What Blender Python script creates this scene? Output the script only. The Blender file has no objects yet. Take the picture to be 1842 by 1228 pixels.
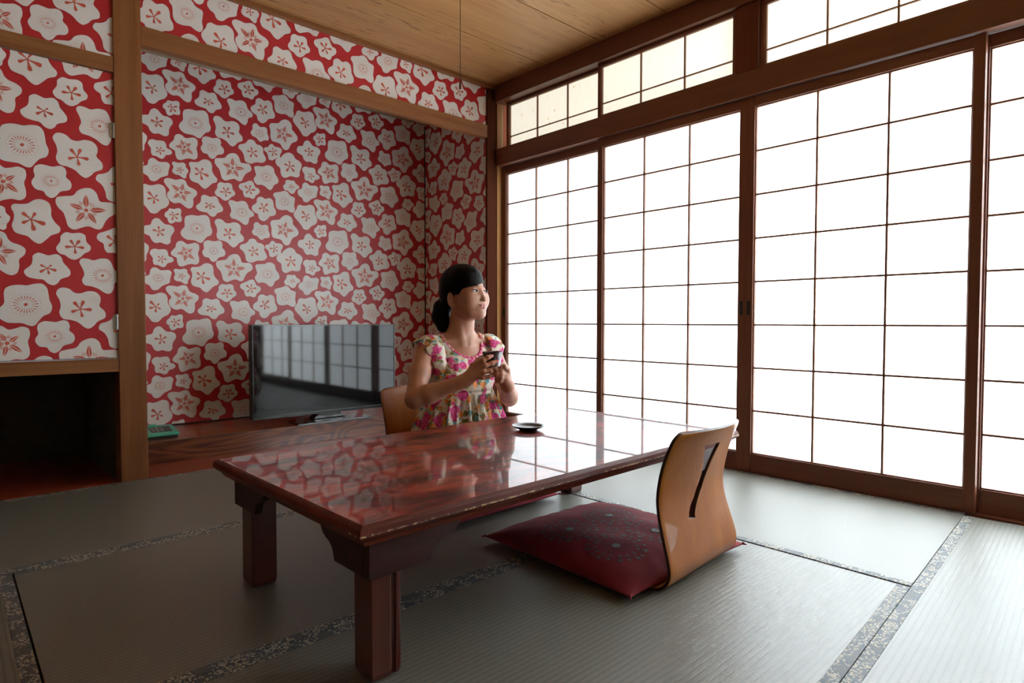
import bpy, bmesh, math, random
import numpy as np
from mathutils import Vector, Matrix
random.seed(7)
PI = math.pi
S = bpy.context.scene
COL = S.collection

# ------------------------------------------------------------------ camera
CAM_LOC = (-2.7586, -3.1139, 0.7015)
YAW, PITCH, ROLL, FPX = 0.7469, -0.0317, 0.0012, 1105.8
def cam_axes():
    d = Vector((math.sin(YAW)*math.cos(PITCH), math.cos(YAW)*math.cos(PITCH), math.sin(PITCH)))
    r = Vector((math.cos(YAW), -math.sin(YAW), 0)); u = r.cross(d)
    return (math.cos(ROLL)*r + math.sin(ROLL)*u, -math.sin(ROLL)*r + math.cos(ROLL)*u, d)
_r, _u, _d = cam_axes()
cam = bpy.data.cameras.new('camera'); camo = bpy.data.objects.new('camera', cam); COL.objects.link(camo)
m = Matrix.Identity(4)
for i in range(3):
    m[i][0] = _r[i]; m[i][1] = _u[i]; m[i][2] = -_d[i]; m[i][3] = CAM_LOC[i]
camo.matrix_world = m
cam.sensor_width = 36; cam.lens = 36*FPX/1842; cam.clip_start = 0.02
S.camera = camo

# ------------------------------------------------------------------ light and exposure
S.view_settings.view_transform = 'Standard'; S.view_settings.look = 'None'
S.view_settings.gamma = 1; S.view_settings.use_curve_mapping = False
S.view_settings.exposure = 0.78
wd = bpy.data.worlds.new('sky'); S.world = wd; wd.use_nodes = True
wd.node_tree.nodes['Background'].inputs[0].default_value = (0.75, 0.87, 1.0, 1)
wd.node_tree.nodes['Background'].inputs[1].default_value = 1.0
PAPER_GLOW = .7         # even emission put into the paper itself, standing in for daylight through it
def area(name, loc, rot, sx, sy, power, color):
    l = bpy.data.lights.new(name, 'AREA'); l.shape = 'RECTANGLE'; l.size = sx; l.size_y = sy; l.energy = power; l.color = color
    o = bpy.data.objects.new(name, l); COL.objects.link(o); o.location = loc; o.rotation_euler = rot; return o
# bright open daylight outside, beyond the shoji doors
area('daylight', (1.0, -3.1, 1.35), (0, math.radians(90), 0), 2.4, 2.6, 430, (0.95, 0.98, 1.0))
S.cycles.max_bounces = 10; S.cycles.diffuse_bounces = 6; S.cycles.glossy_bounces = 4
S.cycles.transmission_bounces = 6; S.cycles.caustics_reflective = False; S.cycles.caustics_refractive = False
S.cycles.sample_clamp_indirect = 6

# ------------------------------------------------------------------ helpers
def parent_keep(o, p):
    o.parent = p; o.matrix_parent_inverse = Matrix.Translation(-Vector(p.location)) if p.rotation_euler[2] == 0 else p.matrix_basis.inverted()
def obj(name, bm, mats, parent=None, bevel=0, seg=2, smooth=False, local=False):
    me = bpy.data.meshes.new(name)
    if isinstance(bm, bmesh.types.BMesh):
        bm.to_mesh(me); bm.free()
    else:
        me.from_pydata(bm[0], [], bm[1])
    for mt in (mats if isinstance(mats, (list, tuple)) else [mats]):
        me.materials.append(mt)
    if smooth:
        me.polygons.foreach_set('use_smooth', [True]*len(me.polygons))
    o = bpy.data.objects.new(name, me); COL.objects.link(o)
    if parent is not None:
        o.parent = parent
        if not local: o.matrix_parent_inverse = parent.matrix_basis.inverted()
    if bevel:
        md = o.modifiers.new('bevel', 'BEVEL'); md.width = bevel; md.segments = seg; md.limit_method = 'ANGLE'; md.angle_limit = math.radians(40)
    return o
def tag(o, label=None, cat=None, group=None, kind=None):
    if label: o['label'] = label
    if cat: o['category'] = cat
    if group: o['group'] = group
    if kind: o['kind'] = kind
    return o
def empty(name, loc=(0, 0, 0), rz=0):
    o = bpy.data.objects.new(name, None); COL.objects.link(o); o.location = loc; o.rotation_euler = (0, 0, rz)
    o.empty_display_size = 0.1
    bpy.context.view_layer.update()
    return o
def bx(bm, x0, x1, y0, y1, z0, z1, mi=0):
    vs = [bm.verts.new((x, y, z)) for x in (x0, x1) for y in (y0, y1) for z in (z0, z1)]
    for f in ((0, 1, 3, 2), (4, 6, 7, 5), (0, 4, 5, 1), (2, 3, 7, 6), (0, 2, 6, 4), (1, 5, 7, 3)):
        fc = bm.faces.new([vs[i] for i in f]); fc.material_index = mi
    return vs
def NB(*boxes):
    bm = bmesh.new()
    for b in boxes: bx(bm, *b)
    return bm
def prism(bm, poly, axis, a, b, mi=0):
    """extrude a 2D polygon along axis (0,1,2) from a to b; poly in the two other axes in order"""
    def P(p, t):
        q = list(p); q.insert(axis, t); return q
    v0 = [bm.verts.new(P(p, a)) for p in poly]; v1 = [bm.verts.new(P(p, b)) for p in poly]
    n = len(poly); fs = [bm.faces.new(v0), bm.faces.new(v1[::-1])]
    for i in range(n):
        fs.append(bm.faces.new((v0[i], v1[i], v1[(i+1) % n], v0[(i+1) % n])))
    for f in fs: f.material_index = mi
    bmesh.ops.recalc_face_normals(bm, faces=fs)
def lathe(bm, prof, cx=0, cy=0, n=40, mi=0):
    rings = []
    for r, z in prof:
        if r < 1e-6: rings.append([bm.verts.new((cx, cy, z))])
        else: rings.append([bm.verts.new((cx+r*math.cos(2*PI*k/n), cy+r*math.sin(2*PI*k/n), z)) for k in range(n)])
    for a, b in zip(rings, rings[1:]):
        for k in range(n):
            k2 = (k+1) % n
            if len(a) == 1 and len(b) == 1: continue
            if len(a) == 1: f = bm.faces.new((a[0], b[k2], b[k]))
            elif len(b) == 1: f = bm.faces.new((a[k], a[k2], b[0]))
            else: f = bm.faces.new((a[k], a[k2], b[k2], b[k]))
            f.material_index = mi
def tube(bm, pts, rad, n=10, mi=0):
    pts = [Vector(p) for p in pts]; rad = rad if isinstance(rad, (list, tuple)) else [rad]*len(pts)
    rings = []; up = None
    for i, p in enumerate(pts):
        t = (pts[min(i+1, len(pts)-1)] - pts[max(i-1, 0)]).normalized()
        if up is None:
            up = Vector((0, 0, 1)) if abs(t.z) < .9 else Vector((1, 0, 0))
        a = (up - t*up.dot(t)).normalized(); b = t.cross(a); up = a
        rings.append([bm.verts.new(p + (a*math.cos(2*PI*k/n) + b*math.sin(2*PI*k/n))*rad[i]) for k in range(n)])
    for a, b in zip(rings, rings[1:]):
        for k in range(n):
            bm.faces.new((a[k], a[(k+1) % n], b[(k+1) % n], b[k])).material_index = mi
    bm.faces.new(rings[0][::-1]).material_index = mi; bm.faces.new(rings[-1]).material_index = mi

# ------------------------------------------------------------------ materials
def newmat(name):
    mt = bpy.data.materials.new(name); mt.use_nodes = True
    nt = mt.node_tree; nt.nodes.clear()
    out = nt.nodes.new('ShaderNodeOutputMaterial'); p = nt.nodes.new('ShaderNodeBsdfPrincipled')
    nt.links.new(p.outputs[0], out.inputs[0])
    return mt, nt, p
class NT:
    def __init__(s, nt): s.nt = nt
    def n(s, typ, **kw):
        nd = s.nt.nodes.new(typ)
        for k, v in kw.items():
            if k == 'inp':
                for kk, vv in v.items():
                    if hasattr(vv, 'links'): s.nt.links.new(vv, nd.inputs[kk])
                    else: nd.inputs[kk].default_value = vv
            else: setattr(nd, k, v)
        return nd
    def math(s, op, a, b=0.0, c=None):
        inp = {0: a, 1: b}
        if c is not None: inp[2] = c
        return s.n('ShaderNodeMath', operation=op, inp=inp).outputs[0]
    def coord(s, out='Object'): return s.n('ShaderNodeTexCoord').outputs[out]
    def mapping(s, v, scale=(1, 1, 1), loc=(0, 0, 0), rot=(0, 0, 0)):
        return s.n('ShaderNodeMapping', inp={0: v, 'Scale': scale, 'Location': loc, 'Rotation': rot}).outputs[0]
    def noise(s, v, scale, detail=4, rough=.55, dist=0):
        return s.n('ShaderNodeTexNoise', inp={'Vector': v, 'Scale': scale, 'Detail': detail, 'Roughness': rough, 'Distortion': dist}).outputs[0]
    def ramp(s, f, stops):
        nd = s.n('ShaderNodeValToRGB', inp={0: f}); cr = nd.color_ramp
        while len(cr.elements) < len(stops): cr.elements.new(.5)
        for e, (p, c) in zip(cr.elements, stops):
            e.position = p; e.color = tuple(c)+(1,) if len(c) == 3 else c
        return nd.outputs[0]
    def mix(s, f, a, b, bt='MIX'):
        nd = s.n('ShaderNodeMix', data_type='RGBA', blend_type=bt)
        for k, v in ((0, f), (6, a), (7, b)):
            if hasattr(v, 'links'): s.nt.links.new(v, nd.inputs[k])
            else: nd.inputs[k].default_value = v if k == 0 else (tuple(v)+(1,))[:4]
        return nd.outputs[2]
    def bump(s, h, st, dist=.002):
        return s.n('ShaderNodeBump', inp={'Height': h, 'Strength': st, 'Distance': dist}).outputs[0]
def plain(name, col, rough=.5, metal=0, coat=0, spec=.5, var=.06, vs=8, **kw):
    mt, nt, p = newmat(name); t = NT(nt)
    if var:
        f = t.noise(t.coord(), vs, 4)
        a = tuple(max(0, c*(1-var*2)) for c in col); b = tuple(c*(1+var*2) for c in col)
        nt.links.new(t.ramp(f, [(.3, a), (.7, b)]), p.inputs['Base Color'])
    else: p.inputs['Base Color'].default_value = tuple(col)+(1,)
    p.inputs['Roughness'].default_value = rough; p.inputs['Metallic'].default_value = metal
    p.inputs['Coat Weight'].default_value = coat; p.inputs['Specular IOR Level'].default_value = spec
    for k, v in kw.items(): p.inputs[k.replace('_', ' ')].default_value = v
    return mt
def wood(name, dark, light, axis=2, stretch=.05, scale=30, rough=.45, coat=0, fleck=0, flcol=(.1, .04, .01), spec=.5, coatr=.05, dist=.6, fine=.5):
    mt, nt, p = newmat(name); t = NT(nt)
    sc = [1, 1, 1]; sc[axis] = stretch
    v = t.mapping(t.coord(), scale=tuple(sc))
    big = t.noise(v, scale*.18, 3, .5, dist); w = t.noise(v, scale, 6, .65, dist)
    f = t.math('ADD', t.math('MULTIPLY', big, .55), t.math('MULTIPLY', w, .45))
    sc2 = [1, 1, 1]; sc2[axis] = stretch*.3
    pores = t.noise(t.mapping(t.coord(), scale=tuple(sc2)), scale*9, 3, .6)
    col = t.ramp(f, [(.36, dark), (.62, light)])
    col = t.mix(t.math('MULTIPLY', t.ramp(pores, [(.45, (0, 0, 0)), (.62, (1, 1, 1))]), fine*.4), col, tuple(c*.6 for c in dark))
    if fleck:
        sf = [1, 1, 1]; sf[axis] = .14
        fl = t.noise(t.mapping(t.coord(), scale=tuple(sf)), 42, 3, .55, 1.2)
        zone = t.noise(t.mapping(t.coord(), scale=tuple(sf)), 3.5, 2, .5, .4)
        k = t.math('MULTIPLY', t.ramp(fl, [(.58, (0, 0, 0)), (.66, (1, 1, 1))]), t.ramp(zone, [(.45, (0, 0, 0)), (.56, (1, 1, 1))]))
        col = t.mix(t.math('MULTIPLY', k, fleck), col, flcol)
    nt.links.new(col, p.inputs['Base Color'])
    p.inputs['Roughness'].default_value = rough; p.inputs['Coat Weight'].default_value = coat; p.inputs['Coat Roughness'].default_value = coatr
    p.inputs['Specular IOR Level'].default_value = spec
    nt.links.new(t.bump(w, .12, .001), p.inputs['Normal'])
    return mt
M = {}
M['cedar_x'] = wood('cedar_beam', (.22, .075, .024), (.38, .155, .050), axis=0, rough=.5, spec=.35)
M['cedar_z'] = wood('cedar_post', (.17, .055, .017), (.30, .108, .032), axis=2, rough=.5, spec=.35)
M['jamb'] = wood('pale_cedar_jamb', (.42, .19, .065), (.60, .32, .12), axis=2, rough=.6, spec=.2)
M['dark_z'] = wood('brown_post', (.075, .021, .010), (.115, .034, .016), axis=2, rough=.8, spec=.04)
M['dark_y'] = wood('brown_beam', (.135, .044, .020), (.21, .074, .032), axis=1, rough=.42)
M['dark_p'] = wood('brown_short_post', (.115, .036, .018), (.175, .060, .028), axis=2, rough=.6, spec=.2)
M['frame_z'] = wood('door_stile', (.15, .048, .023), (.23, .082, .038), axis=2, rough=.45)
M['frame_y'] = wood('door_rail', (.15, .048, .023), (.23, .082, .038), axis=1, rough=.42)
M['lattice'] = wood('lattice_wood', (.20, .075, .035), (.30, .13, .065), axis=2, rough=.55)
M['lattice_tan'] = wood('transom_lattice_wood', (.32, .16, .07), (.48, .26, .12), axis=2, rough=.55)
M['ceil'] = wood('cedar_ceiling_board', (.44, .205, .072), (.58, .31, .118), axis=0, stretch=.05, scale=22, rough=.42, fleck=.8, flcol=(.17, .07, .022), spec=.4)
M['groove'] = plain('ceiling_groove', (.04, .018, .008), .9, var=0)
M['rosewood'] = None
M['red_board'] = wood('red_lacquer_board', (.22, .032, .012), (.33, .060, .020), axis=0, rough=.3, coat=.6, coatr=.12, fine=.2)
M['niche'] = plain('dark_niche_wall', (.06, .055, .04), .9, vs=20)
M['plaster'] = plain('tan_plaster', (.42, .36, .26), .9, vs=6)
M['black'] = plain('black_gloss_plastic', (.008, .008, .009), .12, var=0, coat=.5)
M['blackmatte'] = plain('black_plastic', (.012, .012, .013), .45, var=0)
M['steel'] = plain('hinge_steel', (.55, .53, .5), .3, metal=1, var=.05)
M['pull'] = plain('dark_door_pull', (.012, .012, .014), .5, var=0)

def rosewood():
    mt, nt, p = newmat('rosewood'); t = NT(nt)
    v = t.mapping(t.coord(), scale=(.20, 1, 1), loc=(.12, 0, -.05))
    n = t.noise(v, 7, 2, .45, .35)
    rings = t.math('SINE', t.math('MULTIPLY', n, 85))
    fine = t.noise(t.mapping(t.coord(), scale=(.04, 1, 1)), 160, 3)
    f = t.math('ADD', t.math('MULTIPLY', rings, .16), t.math('ADD', t.math('MULTIPLY', fine, .5), .25))
    nt.links.new(t.ramp(f, [(.25, (.035, .010, .006)), (.5, (.13, .036, .014)), (.8, (.22, .075, .026))]), p.inputs['Base Color'])
    p.inputs['Roughness'].default_value = .3; p.inputs['Coat Weight'].default_value = .4; p.inputs['Coat Roughness'].default_value = .15
    return mt
M['rosewood'] = rosewood()
def wallpaper_mat(name, col, v):
    mt, nt, p = newmat(name); t = NT(nt)
    f = t.noise(t.coord(), 260, 3)
    nt.links.new(t.ramp(f, [(.3, tuple(c*(1-v) for c in col)), (.7, tuple(c*(1+v) for c in col))]), p.inputs['Base Color'])
    p.inputs['Roughness'].default_value = .40; p.inputs['Specular IOR Level'].default_value = .6
    nt.links.new(t.bump(f, .08, .0006), p.inputs['Normal'])
    return mt
M['wp_red'] = wallpaper_mat('wallpaper_red', (.52, .020, .026), .06)
M['wp_cream'] = wallpaper_mat('wallpaper_cream', (.84, .80, .76), .02)
M['wp_coral'] = wallpaper_mat('wallpaper_coral', (.66, .11, .065), .05)

def paper(name, tint, glow, fleck=False, fib=.05):
    mt, nt, p = newmat(name); t = NT(nt)
    nt.nodes.remove(p)
    out = [n for n in nt.nodes if n.type == 'OUTPUT_MATERIAL'][0]
    f = t.noise(t.mapping(t.coord(), scale=(1, 1, .25)), 60, 5, .7)
    col = t.ramp(f, [(.35, tuple(c*(1-fib) for c in tint)), (.65, tint)])
    if fleck:
        vo = t.n('ShaderNodeTexVoronoi', inp={'Vector': t.mapping(t.coord(), scale=(1, 1, .8)), 'Scale': 19.0})
        k = t.math('MULTIPLY', t.math('LESS_THAN', vo.outputs['Distance'], .12), t.math('GREATER_THAN', t.n('ShaderNodeSeparateColor', inp={0: vo.outputs['Color']}).outputs[0], .50))
        col = t.mix(t.math('MULTIPLY', k, .55), col, (tint[0]*.75, tint[1]*.5, tint[2]*.25))
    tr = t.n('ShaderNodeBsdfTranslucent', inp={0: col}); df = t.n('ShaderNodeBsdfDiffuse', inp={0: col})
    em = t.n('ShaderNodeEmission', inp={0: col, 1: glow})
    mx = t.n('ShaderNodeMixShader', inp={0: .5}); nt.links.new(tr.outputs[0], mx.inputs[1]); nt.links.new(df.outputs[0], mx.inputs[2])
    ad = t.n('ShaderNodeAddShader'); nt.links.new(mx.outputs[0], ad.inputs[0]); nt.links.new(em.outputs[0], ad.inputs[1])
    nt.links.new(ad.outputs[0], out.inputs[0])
    return mt
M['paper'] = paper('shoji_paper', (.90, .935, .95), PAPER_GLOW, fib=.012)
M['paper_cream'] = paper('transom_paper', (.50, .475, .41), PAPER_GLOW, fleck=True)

def tatami(name, axis, tint=(1, 1, 1)):
    mt, nt, p = newmat(name); t = NT(nt)
    co = t.coord(); sep = t.n('ShaderNodeSeparateXYZ', inp={0: co})
    c = sep.outputs[1 - axis]            # ribs run along axis, repeat across it
    a = sep.outputs[axis]
    ph = t.math('FRACT', t.math('MULTIPLY', t.math('ADD', c, 20), 1/.0145))
    d = t.math('ABSOLUTE', t.math('SUBTRACT', ph, .5))            # .5 at the groove
    rib = t.math('POWER', t.math('MULTIPLY', d, 2), 3.0)
    sc = [1, 1, 1]; sc[axis] = 9
    st = t.noise(t.mapping(co, scale=tuple(sc)), 70, 4, .7)
    blot = t.noise(co, 2.2, 4, .6)
    base = t.ramp(st, [(.3, (.135*tint[0], .134*tint[1], .106*tint[2])), (.7, (.203*tint[0], .205*tint[1], .175*tint[2]))])
    base = t.mix(t.math('MULTIPLY', blot, .25), base, (.16, .135, .105))
    col = t.mix(t.math('MULTIPLY', rib, .62), base, (.06, .06, .05))
    nt.links.new(col, p.inputs['Base Color'])
    p.inputs['Roughness'].default_value = .43; p.inputs['Specular IOR Level'].default_value = .9
    h = t.math('ADD', t.math('MULTIPLY', rib, -1.0), t.math('MULTIPLY', st, .12))
    nt.links.new(t.bump(h, .22, .0012), p.inputs['Normal'])
    return mt
M['tatami_x'] = tatami('tatami_rush_x', 0); M['tatami_y'] = tatami('tatami_rush_y', 1)
def brocade():
    mt, nt, p = newmat('mat_border_brocade'); t = NT(nt)
    co = t.coord()
    blob = t.n('ShaderNodeTexVoronoi', inp={'Vector': co, 'Scale': 165.0})
    clump = t.noise(co, 17, 3, .6)
    k = t.math('MULTIPLY', t.math('LESS_THAN', blob.outputs['Distance'], .47), t.math('GREATER_THAN', clump, .46))
    ring = t.math('LESS_THAN', blob.outputs['Distance'], .13)
    k = t.math('MULTIPLY', k, t.math('SUBTRACT', 1, ring))
    lines = t.math('GREATER_THAN', t.math('SINE', t.math('MULTIPLY', t.noise(co, 24, 1), 90)), .45)
    base = t.mix(t.math('MULTIPLY', lines, t.math('MULTIPLY', t.math('LESS_THAN', clump, .44), .5)), (.07, .09, .115), (.22, .20, .14))
    nt.links.new(t.mix(t.math('MULTIPLY', k, .9), base, (.52, .47, .34)), p.inputs['Base Color'])
    p.inputs['Roughness'].default_value = .55
    return mt
M['border'] = brocade()
def table_top():
    mt, nt, p = newmat('red_lacquered_burl'); t = NT(nt)
    v = t.mapping(t.coord(), scale=(.42, 1, 1), rot=(0, 0, .5))
    a = t.noise(v, 6.5, 6, .66, 1.8); b = t.noise(t.mapping(t.coord(), scale=(.35, 1.3, 1), rot=(0, 0, .35)), 22, 5, .6, 1.0)
    f = t.math('ADD', t.math('MULTIPLY', a, .7), t.math('MULTIPLY', b, .3))
    nt.links.new(t.ramp(f, [(.36, (.026, .007, .006)), (.45, (.09, .015, .011)), (.53, (.24, .030, .018)), (.63, (.36, .065, .028))]), p.inputs['Base Color'])
    p.inputs['Roughness'].default_value = .4; p.inputs['Specular IOR Level'].default_value = .15; p.inputs['Coat Weight'].default_value = .82; p.inputs['Coat Roughness'].default_value = .015
    p.inputs['Coat IOR'].default_value = 1.5
    nt.links.new(t.bump(t.noise(t.mapping(t.coord(), scale=(.5, 1, 1)), 9, 2), .0025, .004), p.inputs['Coat Normal'])
    return mt
M['table_top'] = table_top()
M['table_dark'] = wood('dark_red_lacquer', (.026, .006, .0045), (.05, .011, .008), axis=0, rough=.45, coat=.15, coatr=.15, spec=.3)
M['table_edge'] = wood('red_lacquer_moulding', (.085, .014, .007), (.17, .032, .012), axis=0, rough=.5, coat=.1, coatr=.15, spec=.15)
M['table_leg'] = wood('red_brown_leg', (.065, .012, .007), (.11, .020, .010), axis=2, rough=.35, coat=.4, coatr=.15)
def chipped():
    mt, nt, p = newmat('worn_table_rim'); t = NT(nt)
    n1 = t.noise(t.coord(), 55, 5, .8); n2 = t.noise(t.coord(), 2.2, 2, .5)
    k = t.ramp(t.math('ADD', n1, t.math('MULTIPLY', n2, .7)), [(.87, (0, 0, 0)), (.90, (1, 1, 1))])
    k = t.math('MULTIPLY', k, t.math('LESS_THAN', t.n('ShaderNodeSeparateXYZ', inp={0: t.coord()}).outputs[1], -.33))
    nt.links.new(t.mix(k, (.08, .014, .008), (.50, .32, .15)), p.inputs['Base Color'])
    p.inputs['Roughness'].default_value = .45
    return mt
M['rim'] = chipped()
M['ply'] = wood('bent_plywood', (.29, .078, .004), (.41, .130, .009), axis=2, stretch=.12, scale=16, rough=.45, coat=.16, coatr=.05, spec=.15, dist=.9, fine=.35)
M['ply_edge'] = plain('dark_ply_edge', (.045, .014, .008), .4, vs=40)
M['cushion'] = plain('crimson_velveteen', (.205, .021, .031), .8, var=.10, vs=9, spec=.2, Sheen_Weight=.15, Sheen_Roughness=.4, Sheen_Tint=(1, .35, .38, 1))
M['thread'] = plain('grey_embroidery', (.075, .038, .045), .7, var=.2, vs=120)
M['thread_lt'] = plain('light_grey_embroidery', (.14, .14, .15), .6, var=.2, vs=120)
M['thread_blk'] = plain('black_embroidery', (.025, .008, .012), .7, var=0)
M['clearplastic'] = plain('pale_clear_plastic', (.6, .58, .58), .15, var=0, coat=.6)
M['dish'] = plain('dark_brown_lacquer', (.045, .026, .020), .28, var=.15, coat=.4)
M['cup'] = None
def cupmat():
    mt, nt, p = newmat('grey_glazed_stoneware'); t = NT(nt)
    n = t.noise(t.mapping(t.coord(), scale=(1, 1, .6)), 22, 4, .6)
    nt.links.new(t.ramp(n, [(.40, (.055, .036, .032)), (.50, (.15, .125, .125)), (.58, (.38, .38, .42))]), p.inputs['Base Color'])
    p.inputs['Roughness'].default_value = .3; return mt
M['cup'] = cupmat(); M['cup_in'] = plain('dark_glaze', (.03, .018, .014), .3, var=0)
M['phone'] = plain('mint_green_plastic', (.06, .36, .24), .35, var=.03)
M['phone_dark'] = plain('phone_dark_plastic', (.03, .03, .028), .4, var=0)
M['phone_key'] = plain('phone_grey_key', (.22, .21, .18), .4, var=0)
M['cord'] = plain('brown_cord', (.05, .03, .02), .7, var=0)

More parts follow.
